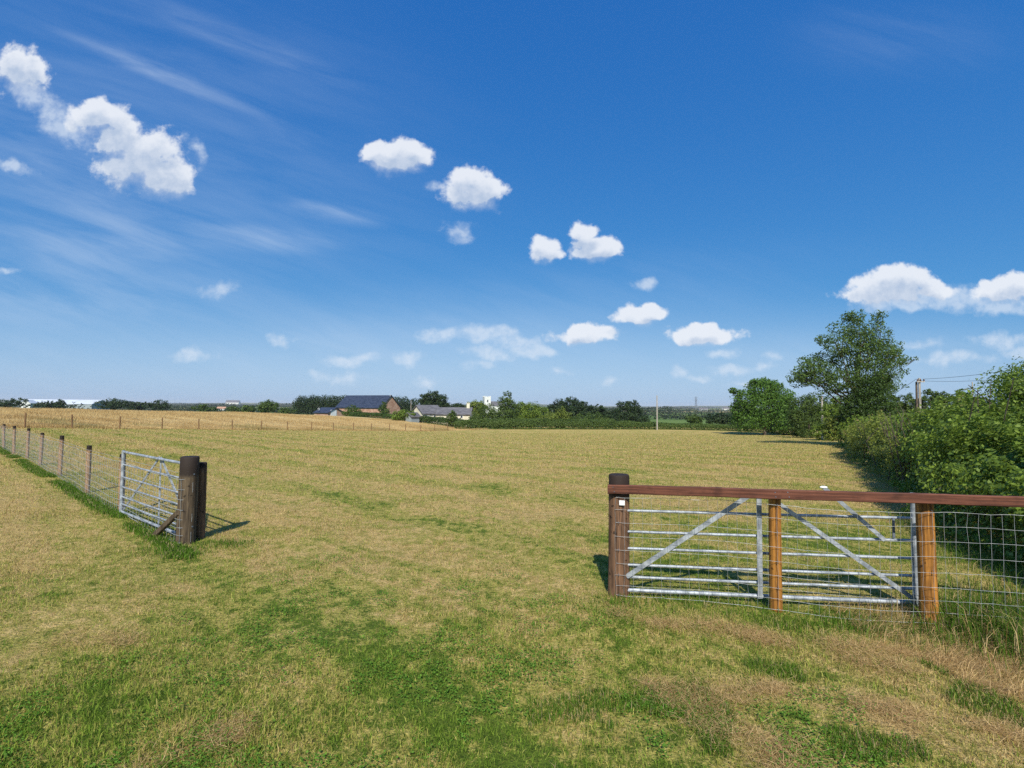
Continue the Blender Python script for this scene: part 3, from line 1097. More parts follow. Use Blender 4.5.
def hedge_run(name, label, path, n, leaf, mat, hs, ws, cat='hedge', stems=True, rough=.35, grow=0.0, group=None):
    """path: list of (x,y) ground points of the hedge centre; hs, ws heights and half widths per point"""
    P = np.array([(p[0], p[1]) for p in path], float)
    seg = np.hypot(*(P[1:] - P[:-1]).T)
    cum = np.concatenate([[0], np.cumsum(seg)])
    # density falls with distance from camera
    u = RNG.uniform(0, 1, n * 3)
    s = u * cum[-1]
    cx = np.interp(s, cum, P[:, 0])
    cy = np.interp(s, cum, P[:, 1])
    dist = np.hypot(cx, cy)
    keep = RNG.uniform(0, 1, len(s)) < (dist.min() / dist) ** 1.2
    s, cx, cy, dist = s[keep][:n], cx[keep][:n], cy[keep][:n], dist[keep][:n]
    m = len(s)
    h = np.interp(s, cum, hs)
    w = np.interp(s, cum, ws)
    e = 1e-2
    tx = np.interp(s + e, cum, P[:, 0]) - np.interp(s - e, cum, P[:, 0])
    ty = np.interp(s + e, cum, P[:, 1]) - np.interp(s - e, cum, P[:, 1])
    L = np.hypot(tx, ty) + 1e-9
    nx, ny = ty / L, -tx / L
    th = RNG.uniform(-.15, np.pi + .15, m)        # around the section
    lump = vnoise(s, th * 2.2, .9, 5) * .55 + vnoise(s, th * 3.5, 2.4, 6) * .3 + vnoise(s, th * 7, 5.5, 7) * .15
    hl = vnoise(s, s * 0, .55, 8) - .5
    q = (1 - rough * .55 + rough * 1.4 * (lump - .5)) * (1 - (RNG.uniform(0, 1, m) ** 2.2) * .38)
    cc = np.sign(np.cos(th)) * np.abs(np.cos(th)) ** .75
    ss = np.abs(np.sin(th)) ** .7 * np.sign(np.sin(th))
    hh = h * (1 + hl * rough * .6)
    x = cx + nx * cc * w * q
    y = cy + ny * cc * w * q
    z = ground(x, y) + hh * (.30 + .70 * ss * q) * np.where(ss < 0, .3, 1)
    low = RNG.uniform(0, 1, m) < .25
    z = np.where(low, ground(x, y) + RNG.uniform(0.02, .6, m) * hh, z)
    # loose shoots that stand above the top
    sh = RNG.uniform(0, 1, m) < .03
    z = np.where(sh & (ss > .5), z + RNG.uniform(0, .35, m) * rough, z)
    c = np.stack([x, y, z], 1)
    nn = np.stack([nx * cc, ny * cc, np.maximum(ss, .1)], 1) * .9 + np.array([0, 0, .3]) + RNG.normal(0, .55, (m, 3))
    nn /= np.linalg.norm(nn, axis=1)[:, None]
    size = RNG.uniform(.7, 1.3, m) * (leaf + grow * np.maximum(dist - dist.min(), 0))
    rnd = np.clip(RNG.uniform(0, 1, m) * .6 + lump * .5, 0, 1)
    o0 = (float(P[0, 0]), float(P[0, 1]), gz(P[0, 0], P[0, 1]))
    root = thing(name, label, cat, o0, group)
    leaf_cloud(c, nn, size, rnd, 'foliage', LF[mat], root, o0)
    if stems:
        for _ in range(45):
            mb = MB(o0)
            s0 = cum[-1] * random.random() ** 1.7
            bx = float(np.interp(s0, cum, P[:, 0])) + random.uniform(-.8, .4)
            by = float(np.interp(s0, cum, P[:, 1])) + random.uniform(-.4, .4)
            H = float(np.interp(s0, cum, hs))
            p0 = Vector((bx, by, gz(bx, by)))
            p1 = p0 + Vector((random.uniform(-.3, .3), random.uniform(-.3, .3), H * .5))
            p2 = p1 + Vector((random.uniform(-.5, .5), random.uniform(-.5, .5), H * random.uniform(.35, .62)))
            mb.tube([p0, p1, p2], [.022, .014, .005], 5)
            mb.build('stem', M_['bark'], root)
    return root


# ---- right hand hedge, near dark bush to far brambles
hedge_run('hedge', 'big leafy green hedge running away from the right fence to the tall ash tree',
          [(5.7, 3.2), (6.5, 5.1), (7.5, 7.0), (9.0, 9.1), (11.4, 12.5), (14.4, 17.0), (18.0, 23.0), (22.0, 29.5), (26.0, 37.0)], 240000, .055, 'hedge',
          [.9, 1.5, 1.95, 2.15, 2.15, 2.1, 2.1, 2.2, 2.4], [1.2, 1.4, 1.6, 1.8, 1.7, 1.7, 1.8, 1.9, 2.0], rough=.5, grow=.0035)
hedge_run('bramble_bank', 'pale olive bramble growth on the front of the right hedge, with arching shoots',
          [(10.0, 11.9), (12.6, 16.0), (16.0, 22.0), (19.6, 28.0)], 60000, .05, 'bramble',
          [1.75, 1.9, 1.95, 1.7], [1.2, 1.25, 1.3, 1.2], cat='brambles', rough=.75, grow=.004)


def near_bush():
    root_p = (9.2, 8.2, gz(9.2, 8.2))
    root = thing('hawthorn_bush', 'tall dark green bush at the right edge, highest part of the near hedge', 'bush', root_p)
    blobs = []
    for (x, y, z, r, rz) in ((9.3, 8.6, 1.5, 1.1, 1.0), (8.4, 7.4, 1.1, .9, .9), (9.6, 8.9, 2.2, .8, .55), (8.2, 6.8, .6, .9, .6), (10.2, 9.4, 1.9, 1.0, .75), (9.4, 7.6, 1.9, .8, .6),
                             (7.8, 6.2, 1.1, .8, .7), (8.8, 7.0, 1.9, .8, .6), (10.4, 8.2, 1.6, 1.2, 1.1)):
        blobs.append(((x, y, z), (r, r, rz), 1.0))
    c, nn, sz, rnd, _ = clump_leaves(blobs, 75000, .055, 260, .33)
    k = c[:, 2] > ground(c[:, 0], c[:, 1])
    leaf_cloud(c[k], nn[k], sz[k], rnd[k], 'crown', LF['hedge'], root, root_p)
    for b in blobs:
        mb = MB(root_p)
        for _ in range(6):
            p = Vector(b[0])
            d = Vector((random.gauss(0, .5), random.gauss(0, .5), random.uniform(0, .8))) * b[1][2]
            g0 = Vector((p.x * .6 + 9.2 * .4, p.y * .6 + 8.2 * .4, 0))
            mb.tube([g0, (g0 + p) * .5 + Vector((.1, 0, .1)), p + d], [.035, .02, .006], 5)
        mb.build('stem', M_['bark'], root)


near_bush()

# ---- trees to the right
tree('ash_tree', 'tallest tree, an open ragged ash with ivy on its trunk rising above the right hedge', 'tree', 40, 868,
     [(856, 327, 9, 11), (861, 340, 14, 12), (881, 336, 11, 15), (838, 345, 13, 12), (829, 358, 15, 10), (846, 360, 16, 13), (868, 357, 17, 15),
      (888, 358, 13, 14), (808, 370, 14, 7), (822, 376, 16, 9), (803, 378, 8, 5), (845, 378, 18, 11), (868, 378, 18, 14), (889, 378, 13, 14), (903, 362, 6, 4), (914, 359, 4, 3),
      (896, 353, 5, 5), (853, 316, 4, 5), (879, 320, 4, 5), (815, 364, 13, 8), (812, 380, 15, 6), (832, 388, 12, 7), (856, 392, 14, 10), (881, 394, 12, 12), (843, 333, 7, 6), (870, 345, 9, 9)],
     30000, .14, 'ash', clump_k=165, cl_r=.175, trunk_r=.20, spread=1.0, wisps=90)
tree('ivy_clad_shrub', 'dense dark green growth wrapped round the foot of the tall ash', 'shrub', 38.5, 868,
     [(870, 398, 17, 22), (882, 385, 12, 16), (868, 420, 18, 20), (852, 408, 12, 16), (885, 415, 14, 18), (872, 436, 16, 12)], 22000, .13, 'ivy', clump_k=150, limbs=False, trunk_r=.1)
tree('maple_tree', 'rounded bright green tree at the end of the far hedge, left of the tall ash', 'tree', 82, 764,
     [(762, 391, 17, 12), (746, 400, 13, 11), (778, 398, 15, 12), (764, 408, 25, 15), (739, 411, 9, 10), (789, 408, 9, 12), (750, 420, 18, 12), (778, 421, 18, 12), (736, 392, 5, 3), (757, 384, 9, 6), (773, 386, 9, 7)],
     26000, .29, 'bright', clump_k=150, cl_r=.3, wisps=22)
tree('elder_bush', 'dark bushy tree filling the gap right of the bright rounded tree', 'tree', 66, 808,
     [(802, 408, 13, 12), (815, 405, 13, 12), (806, 424, 18, 15), (826, 412, 12, 12), (795, 420, 8, 12)], 13000, .2, 'mid', clump_k=90, limbs=False)
tree('blackthorn_bush', 'mid green bush between the dark bushy tree and the ash foot', 'bush', 54, 836,
     [(832, 412, 12, 10), (842, 404, 10, 9), (836, 427, 15, 13), (822, 432, 12, 8)], 11000, .17, 'hedge', clump_k=80, limbs=False)
tree('bramble_bush', 'pale low bramble bush with dry patches in front of the ash foot', 'bush', 40, 840,
     [(838, 424, 12, 10), (848, 432, 14, 10), (832, 434, 9, 7)], 9000, .12, 'bramble', clump_k=70, limbs=False)
for i, (lab, b, Z, mt) in enumerate((
        ('dark green tree top showing over the hedge just left of the twin pole', [(905, 402, 14, 9), (894, 405, 10, 8)], 52, 'mid'),
        ('rounded tree top behind the hedge right of the twin pole', [(934, 397, 13, 8), (946, 400, 12, 7), (925, 403, 10, 6)], 50, 'mid'),
        ('low bushy top behind the hedge further right of the twin pole', [(962, 399, 12, 6), (972, 401, 10, 5)], 46, 'hedge'))):
    full = [(x, y, rx, ry) for (x, y, rx, ry) in b] + [(b[0][0], b[0][1] + 12, b[0][2] * 1.2, 12)]
    tree('field_tree', lab, 'tree', Z, b[0][0], full, 6500, .17, mt, group='tree tops behind the right hedge', clump_k=50, limbs=False)

# ---- far hedge across the field end
hedge_run('hedge', 'long clipped dark hedge across the far end of the mown field',
          [on_ground(455, 97)[:2], on_ground(520, 98)[:2], on_ground(600, 99)[:2], on_ground(660, 100)[:2], on_ground(720, 98)[:2], on_ground(770, 92)[:2], on_ground(812, 78)[:2]],
          52000, .22, 'mid', [1.9, 2.3, 2.1, 1.5, 1.3, 1.9, 2.6], [1.2, 1.5, 1.5, 1.0, 1.0, 1.4, 1.6], stems=False, rough=.28)
hedge_run('hedge', 'low garden hedge below the cream farmhouse on the edge of the golden rise',
          [on_ground(352, 128)[:2], on_ground(400, 120)[:2], on_ground(440, 112)[:2], on_ground(482, 106)[:2]],
          22000, .25, 'ivy', [1.3, 1.5, 1.9, 2.4], [1.4, 1.4, 1.4, 1.4], stems=False, rough=.3)

TR = 'trees round the farm and far hedge'
farm = [
    ('bushy tree left of the brick barns standing alone on the crest of the hay', 150, 268, [(268, 406, 9, 6), (263, 409, 5, 4), (274, 408, 4, 4)], 2600, .38, 'mid'),
    ('large dark round tree behind the cream farmhouse', 145, 434, [(432, 397, 8, 7), (425, 400, 6, 7), (441, 402, 8, 7), (434, 407, 14, 8), (446, 408, 5, 5)], 8000, .38, 'dark'),
    ('small dark tree right of the large round tree behind the farmhouse roof', 160, 458, [(458, 407, 7, 4), (453, 409, 5, 3), (463, 409, 4, 3)], 2000, .4, 'dark'),
    ('lime green tree between the farmhouse chimney and the white tower', 125, 476, [(476, 405, 8, 5), (470, 408, 5, 5), (483, 408, 5, 4), (476, 413, 9, 6)], 3600, .33, 'lime'),
    ('tall narrow topped tree standing right of the white tower', 106, 507, [(508, 397, 5, 6), (504, 404, 8, 8), (512, 408, 9, 8), (506, 416, 13, 12), (500, 426, 14, 9)], 6500, .27, 'mid'),
    ('broad bushy tree in front of the white tower', 104, 488, [(488, 412, 10, 8), (480, 418, 11, 8), (494, 420, 12, 11), (476, 425, 11, 6), (490, 428, 14, 6)], 7000, .26, 'mid'),
    ('mid green tree right of the tall narrow topped tree', 108, 530, [(522, 407, 8, 6), (531, 411, 10, 9), (524, 419, 14, 11), (540, 415, 9, 9)], 7000, .27, 'hedge'),
    ('pale yellow green bush in front of the wide dark tree', 101, 560, [(561, 412, 5, 6), (566, 416, 6, 5), (552, 418, 8, 6), (545, 421, 9, 6), (560, 423, 10, 6)], 4500, .24, 'lime'),
    ('wide domed dark tree behind the far hedge', 125, 570, [(568, 403, 12, 6), (558, 407, 9, 7), (580, 407, 11, 7), (570, 412, 16, 9), (552, 411, 7, 6)], 7500, .33, 'dark'),
    ('lower dark tree joined to the right of the wide domed tree', 122, 598, [(596, 409, 9, 5), (604, 413, 9, 6), (590, 414, 8, 7), (610, 419, 10, 8)], 5000, .32, 'dark'),
    ('green bush behind the hedge between the two darkest trees', 108, 592, [(592, 420, 12, 8), (578, 421, 10, 7), (606, 423, 11, 7)], 4500, .27, 'mid'),
    ('dark flat topped tree with sloping right side standing alone left of the tall pole', 110, 628, [(624, 405, 8, 5), (632, 405, 7, 5), (626, 412, 12, 9), (637, 416, 10, 8), (642, 421, 8, 6), (622, 420, 10, 8), (630, 424, 13, 6)], 9500, .27, 'dark'),
    ('small bush behind the hedge right of the tall pole', 120, 690, [(692, 419, 7, 4), (698, 421, 6, 4)], 2200, .3, 'mid'),
    ('dark bush behind the hedge below the bright rounded tree', 112, 716, [(712, 419, 8, 5), (722, 418, 8, 6), (730, 421, 9, 6)], 3800, .3, 'dark'),
    ('round bush hiding the corner between the two brick barns', 132, 353, [(353, 410, 7, 5), (348, 414, 6, 5), (358, 415, 7, 5), (353, 418, 9, 5)], 4200, .3, 'mid'),
    ('bush against the side of the large brick barn gable', 150, 384, [(384, 405, 3, 4), (382, 409, 4, 4), (386, 412, 4, 4)], 1600, .3, 'mid'),
    ('bushes beside the left gable of the cream farmhouse', 112, 405, [(404, 414, 7, 4), (411, 415, 6, 4), (397, 416, 7, 5)], 3400, .28, 'hedge'),
    ('conical shrub in front of the cream farmhouse wall', 104, 452, [(452, 414, 4, 4), (451, 418, 6, 4), (453, 422, 7, 4)], 2000, .24, 'mid'),
]
for (lab, Z, bx, b, n, lf, mt) in farm:
    tree('hedgerow_tree', lab, 'tree', Z, bx, b, int(n * 1.5), lf, mt, group=TR, clump_k=60, cl_r=.36, limbs=False, spread=.25)

LT = 'dark trees on the left skyline'
left = [
    ('dark tree leaning over at the left edge of the skyline', 200, 12, [(3, 403, 8, 4), (20, 401, 8, 3), (12, 404, 12, 3)]),
    ('small dark bush in front of the long pale shed roof', 210, 48, [(48, 404, 6, 2), (40, 405, 5, 2)]),
    ('round dark bush near the middle of the long pale shed', 205, 60, [(60, 403, 4, 3), (56, 405, 5, 2)]),
    ('large dark rounded tree at the right end of the long pale shed', 190, 112, [(112, 402, 9, 5), (104, 404, 8, 4), (121, 403, 8, 4), (113, 406, 14, 3)]),
    ('lower dark tree joining the large rounded tree on its right', 200, 137, [(135, 405, 9, 3), (146, 405, 8, 3), (128, 404, 5, 3)]),
    ('dark rounded tree ending the left skyline row', 200, 161, [(160, 404, 8, 4), (152, 406, 7, 3), (167, 406, 5, 2)]),
    ('small bush on the hay crest right of the skyline row', 210, 204, [(204, 407, 5, 3), (197, 408, 6, 2), (211, 409, 7, 2)]),
    ('low bush on the hay crest left of the lone bushy tree', 190, 232, [(232, 408, 5, 2), (238, 409, 6, 2)]),
    ('green bush just left of the lone bushy tree on the crest', 170, 248, [(248, 408, 6, 3), (242, 410, 5, 2), (253, 410, 4, 2)]),
    ('low bush between the lone bushy tree and the dark wood', 170, 287, [(284, 410, 6, 2), (291, 411, 6, 2)]),
]
for (lab, Z, bx, b) in left:
    full = b + [(b[0][0], b[0][1] + 4, b[0][2] * 1.1, 4)]
    tree('skyline_tree', lab, 'tree', Z, bx, full, 3000, .48, 'dark' if bx < 180 else 'mid', group=LT, clump_k=30, cl_r=.45, limbs=False, spread=.2)


# dense plantation left of and behind the brick barns
def plantation():
    Z = 215
    blobs = []
    for px in np.arange(297, 420, 3.2):
        top = 396.5 + random.uniform(-.8, .8) + (2.5 if px < 300 else 0) + (1.5 if px > 345 else 0) + (1.5 if px > 408 else 0)
        for dz in (0, 7):
            c = at(px, top + 5.5, Z + dz + random.uniform(-1, 1))
            blobs.append((tuple(c), (1.5, 1.5, 3.1), 1.0))
            c = at(px, top + 11, Z + dz)
            blobs.append((tuple(c), (1.6, 1.6, 3.2), 1.0))
    o0 = on_ground(300, Z)
    c, nn, sz, rnd, _ = clump_leaves(blobs, 42000, .5, 900, .4)
    o = leaf_cloud(c, nn, sz, rnd, 'plantation', LF['dark'], None, tuple(o0))
    tag(o, 'dense dark wood of close set trees behind the brick barns', 'wood', kind='stuff')


plantation()


def distant_woods():
    cs, ss = [], []

    def row(x, y, ln, an, h, depth, per=1.0):
        sz = 1.0 + y / 700
        m = int(ln * h / (sz * sz) * 3.2 * per) + 20
        t = RNG.uniform(-.5, .5, m) * ln
        k = vnoise(t + x, t * 0, .05, 4) * .6 + vnoise(t + x, t * 0, .017, 5) * .4
        px = x + t * math.cos(an)
        py = y + t * math.sin(an) + RNG.normal(0, 1, m) * depth
        hh = h * (.35 + 1.1 * k)
        z = ground(px, py) + RNG.uniform(0, 1, m) ** .8 * hh
        cs.append(np.stack([px, py, z], 1))
        ss.append(RNG.uniform(.7, 1.3, m) * sz)
    y = 250.0
    while y < 4200:
        for _ in range(3):
            ln = y * random.uniform(.3, .8)
            row(random.uniform(-1.0, 1.1) * y, y * random.uniform(.95, 1.05), ln, random.gauss(0, .12), 2.4 + y / 900, 1.0 + y / 800)
        for _ in range(3):
            row(random.uniform(-1.0, 1.1) * y, y * random.uniform(.95, 1.05), random.uniform(.04, .12) * y, random.gauss(0, .3), 6.5 + y / 600, 4 + y / 200)
        y *= 1.16
    c = np.concatenate(cs)
    sz = np.concatenate(ss)
    n = len(c)
    nn = RNG.normal(0, .6, (n, 3)) + np.array([0, -.5, .5])
    nn /= np.linalg.norm(nn, axis=1)[:, None]
    o = leaf_cloud(c, nn, sz, RNG.uniform(0, 1, n), 'distant_hedgerows', LF['wood'], None, None)
    tag(o, 'far off hedgerows and copses scattered over the plain', 'woodland', kind='stuff')


distant_woods()


# ------------------------------------------------------------------ buildings
def house(name, label, cat, cx, cy, rot, L, W, eave, ridge, wall, roof, wins=(), doors=(), base_z=None, chimney=None, group=None, over=.3, left_gable=True):
    """gabled building, ridge along local x; wins (face, u, z, w, h): face 'f' front(-y) or 'r' right gable(+x) or 'l'"""
    bz = gz(cx, cy) - .3 if base_z is None else base_z
    root = thing(name, label, cat, (cx, cy, bz), group)
    root.rotation_euler = (0, 0, R(rot))
    hx, hy = L / 2, W / 2
    e, r = eave - bz, ridge - bz
    mb = MB()
    vs = [(-hx, -hy, 0), (hx, -hy, 0), (hx, hy, 0), (-hx, hy, 0), (-hx, -hy, e), (hx, -hy, e), (hx, hy, e), (-hx, hy, e), (-hx, 0, r), (hx, 0, r)]
    mb.add(vs, [(0, 1, 5, 4), (1, 2, 6, 9, 5), (2, 3, 7, 6), (3, 0, 4, 8, 7), (4, 5, 9, 8), (6, 7, 8, 9)])
    mb.build('wall', wall, root)
    mb = MB()
    k = (r - e) / hy
    for s in (-1, 1):
        y0, z0 = s * (hy + over), e - over * k + .05
        a = [(-hx - over, y0, z0), (hx + over, y0, z0), (hx + over, 0, r + .05), (-hx - over, 0, r + .05)]
        b = [(p[0], p[1], p[2] + .18) for p in a]
        mb.add(a + b, [(0, 1, 2, 3), (4, 5, 6, 7), (0, 1, 5, 4), (1, 2, 6, 5), (2, 3, 7, 6), (3, 0, 4, 7)])
    rf = mb.build('roof', roof, root)
    if chimney:
        mb = MB()
        for u in chimney:
            mb.box((u, 0, r + .3), (.7, .7, 1.7))
            mb.box((u, 0, r + 1.2), (.85, .85, .14))
        mb.build('chimney', wall, rf)
    for (face, u, z, w, h) in wins:
        if face == 'f':
            c, sz, sz2, off = (u, -hy - .03, z), (w, .1, h), (w - .16, .04, h - .16), Vector((0, -.065, 0))
        elif face == 'r':
            c, sz, sz2, off = (hx + .03, u, z), (.1, w, h), (.04, w - .16, h - .16), Vector((.065, 0, 0))
        else:
            c, sz, sz2, off = (-hx - .03, u, z), (.1, w, h), (.04, w - .16, h - .16), Vector((-.065, 0, 0))
        m1 = MB()
        m1.box(c, sz)
        fr = m1.build('window', M_['frame'], root)
        m2 = MB()
        m2.box(Vector(c) + off, sz2)
        m2.build('pane', M_['glass'], fr)
    for (face, u, w, h, mt) in doors:
        m1 = MB()
        if face == 'f':
            m1.box((u, -hy - .05, h / 2), (w, .12, h))
        else:
            m1.box((hx + .05, u, h / 2), (.12, w, h))
        m1.build('door', mt, root)
    return root


def zat(px, py, Z):
    return at(px, py, Z).z


# large brick barn: right gable turned to the camera
p = at(366.5, 408, 168)
house('brick_barn', 'large brick barn with a long dark slate roof and bare gable facing right', 'barn', p.x, p.y + 2, -27, 19.6, 9.6,
      zat(375, 407.6, 168), zat(385, 396.0, 168), M_['brick'], M_['slate'],
      wins=[('r', 0, 9.2, .9, .9)], doors=[('f', -3.5, 1.4, 2.2, M_['glass'])], base_z=-4.5)
p = at(329, 411, 150)
house('brick_outbuilding', 'small low brick outbuilding with dark roof and pale door, left of the large barn', 'outbuilding', p.x, p.y, -27, 5.6, 6.0,
      zat(330, 412.8, 150), zat(330, 408.2, 150), M_['brick'], M_['slate'],
      wins=[('f', -1.0, 2.6, .6, .6)], doors=[('r', -.9, 2.2, 2.4, M_['frame'])], base_z=-2.2)
# cream farmhouse (two ranges)
p = at(427, 412, 118)
farm_root = house('farmhouse', 'long cream farmhouse with grey slate roof below the large dark tree', 'house', p.x, p.y, 42, 5.4, 5.2,
                  zat(432, 413.4, 118), zat(425, 405.9, 118), M_['render'], M_['slate_grey'],
                  wins=[('f', -1.3, 4.0, .55, .8), ('f', .4, 4.0, .6, 1.0), ('f', 1.9, 4.0, .45, .6)], base_z=-5.0)
p = at(455, 412, 117)
house('farmhouse_wing', 'lower right wing of the cream farmhouse, with chimney at its right end', 'house', p.x, p.y + .4, -3, 7.6, 4.8,
      zat(456, 414.2, 117), zat(450, 408.2, 117), M_['render'], M_['slate_grey'],
      wins=[('f', 1.9, 4.2, .6, .6)], base_z=-5.0, chimney=[3.1])
p = at(415, 412, 112)
house('lean_to', 'low olive roofed lean-to at the left end of the farmhouse', 'shed', p.x - .6, p.y, 50, 2.2, 2.2,
      zat(415, 416.4, 112), zat(415, 413.2, 112), M_['shed_wall'], M_['slate_grey'], base_z=-5.0)
# church tower
p = at(486.7, 405, 240)
root = thing('church_tower', 'square white church tower with a battlemented top rising above the trees', 'tower', (p.x, p.y, -5.4))
root.rotation_euler = (0, 0, R(20))
th = zat(487, 397.0, 240) + 5.4
mb = MB()
mb.box((0, 0, th / 2), (3.1, 3.1, th))
mb.build('wall', M_['tower'], root)
for i in range(4):
    for s in (-1.35, -.45, .45, 1.35):
        a = R(90 * i)
        mb = MB()
        mb.box((s * math.cos(a) + 1.45 * math.sin(a), s * math.sin(a) - 1.45 * math.cos(a), th + .22), (.36, .36, .44))
        mb.build('merlon', M_['tower'], root)
for i in range(4):
    a = R(90 * i)
    mb = MB()
    mb.box((1.56 * math.sin(a), -1.56 * math.cos(a), th - 1.9), (.6 if i % 2 == 0 else .06, .06 if i % 2 == 0 else .6, 1.1))
    mb.build('belfry_window', M_['glass'], root)
p = at(494, 405, 243)
house('church', 'grey roofed church body showing right of the white tower', 'church', p.x + .8, p.y + 1, 20, 6.5, 4.5, zat(494, 405.5, 243), zat(494, 401.8, 243), M_['tower'], M_['slate_grey'], base_z=-5.4)
# long shed
p = at(64, 403, 420)
house('long_shed', 'very long pale roofed shed on the far left skyline', 'shed', p.x, p.y, 4, 60, 22, zat(64, 404.0, 420), zat(64, 399.8, 420), M_['shed_wall'], M_['shed_roof'], base_z=-6,
      wins=[('f', -10 + 8 * i, 5.5, 4, 1.2) for i in range(4)])
p = at(29, 403, 330)
house('white_shed', 'small white gabled shed at the left end of the long pale shed', 'shed', p.x, p.y, -70, 9, 5.5, zat(29, 403.2, 330), zat(29, 400.2, 330), M_['tower'], M_['shed_roof'], base_z=-5.5)
for (px, Z, L, lab) in ((703, 950, 16, 'left one of two far white cottages right of the tall pole'), (727, 1100, 22, 'long far white cottage close to the bright rounded tree'),
                        (222, 520, 9, 'tiny far red roofed cottage on the left plain'), (233, 2400, 60, 'far pale warehouse on the left horizon')):
    p = on_ground(px, Z)
    g0 = p.z
    house('cottage', lab, 'cottage', p.x, p.y, random.uniform(-15, 15), L, L * .4, g0 + L * .22, g0 + L * .4, M_['tower'], M_['brick'] if px == 222 else M_['slate_grey'], group='far off buildings on the plain')


# ------------------------------------------------------------------ poles and cables
def utility_pole(label, px, Z, top_y, r, arms=True, twin=False, group='wooden utility poles', name='utility_pole', mat='pole_wood', base=None):
    b = base or on_ground(px, Z)
    top = zat(px, top_y, Z)
    root = thing(name, label, 'pole', b, group)
    mb = MB(b)
    mb.tube([b - Vector((0, 0, .3)), Vector((b.x, b.y, (b.z + top) / 2)), Vector((b.x, b.y, top))], [r * 1.15, r, r * .85], 10)
    mb.build('post', M_[mat], root)
    if twin:
        mb = MB(b)
        mb.tube([b + Vector((-r * 2.3, .1, -.3)), Vector((b.x - r * 1.9, b.y + .1, top - .35))], [r * 1.05, r * .8], 10)
        mb.build('post', M_['bark'], root)
    if arms:
        mb = MB(b)
        mb.box(Vector((b.x, b.y - r - .05, top - .35)), (.9 if not twin else .7, .09, .09))
        arm = mb.build('crossarm', M_['pole_wood'], root)
        for s in (-.3, 0, .3):
            mb = MB(b)
            c = Vector((b.x + s, b.y - r - .05, top - .30))
            mb.tube([c, c + Vector((0, 0, .08)), c + Vector((0, 0, .16)), c + Vector((0, 0, .2))], [.03, .06, .05, .02], 8)
            mb.build('insulator', M_['ceramic'], arm)
    return Vector((b.x, b.y, top))


t1 = utility_pole('twin timber pole behind the right hedge, carrying wires to the right', 920, 46, 378, .10, arms=True, twin=True)
t2 = utility_pole('tall slim lone pole standing at the far hedge in mid field', 657, 97, 395.5, .115, arms=False)
t3 = utility_pole('thin pole in front of the farmhouse left gable', 411, 112, 400, .06, arms=False)
t4 = utility_pole('short pale post among the bushes left of the tall ash', 822, 57, 396, .11, arms=False)
t5 = utility_pole('thin stick like pole over the hedge near the right edge', 973, 60, 382, .07, arms=False)


def cable(label, pts, r, sag, group='overhead wires at the right'):
    root_pts = []
    for a, b in zip(pts[:-1], pts[1:]):
        for i in range(17):
            t = i / 16
            root_pts.append(a.lerp(b, t) - Vector((0, 0, sag * 4 * t * (1 - t))))
    mb = MB(pts[0])
    mb.tube(root_pts, r, 5)
    o = mb.build('overhead_wire', M_['cable'], None)
    o.location = pts[0]
    tag(o, label, 'wire', group)


ra = Vector((t1.x, t1.y, t1.z - .1))
cable('upper wire rising from the twin pole to the right edge', [ra + Vector((.3, 0, 0)), at(1090, 356, 30)], .014, .25)
cable('lower wire running from the twin pole to the right edge', [ra + Vector((0, 0, -.15)), at(1090, 368, 32)], .012, .35)
cable('wire dropping left from the twin pole into the ash tree', [ra + Vector((-.3, 0, 0)), at(893, 394, 41)], .014, .05)

# lattice pylon on the plain
b = on_ground(696, 1300)
b.z = gz(b.x, b.y)
root = thing('pylon', 'faint grey lattice pylon far off on the plain right of the tall pole', 'pylon', b)
H = zat(696, 396.5, 1300) - b.z
mb = MB(b)
for sx in (-1, 1):
    for sy in (-1, 1):
        mb.tube([b + Vector((sx * 3.5, sy * 3.5, 0)), b + Vector((sx * 1.2, sy * 1.2, H * .6)), b + Vector((sx * .3, sy * .3, H))], .28, 4)
for i in range(9):
    f0, f1 = i / 9, (i + 1) / 9
    w0, w1 = 3.5 - 3.3 * f0, 3.5 - 3.3 * f1
    for sy in (-1, 1):
        mb.tube([b + Vector((-w0, sy * w0, H * f0)), b + Vector((w1, sy * w1, H * f1))], .16, 4)
        mb.tube([b + Vector((w0, sy * w0, H * f0)), b + Vector((-w1, sy * w1, H * f1))], .16, 4)
mb.build('lattice_tower', M_['galv_dull'], root)
for k in (.68, .8, .92):
    mb = MB(b)
    mb.tube([b + Vector((-6, 0, H * k)), b + Vector((6, 0, H * k))], .25, 4)
    mb.tube([b + Vector((-6, 0, H * k)), b + Vector((0, 0, H * k + 2))], .16, 4)
    mb.tube([b + Vector((6, 0, H * k)), b + Vector((0, 0, H * k + 2))], .16, 4)
    mb.build('crossarm', M_['galv_dull'], root)


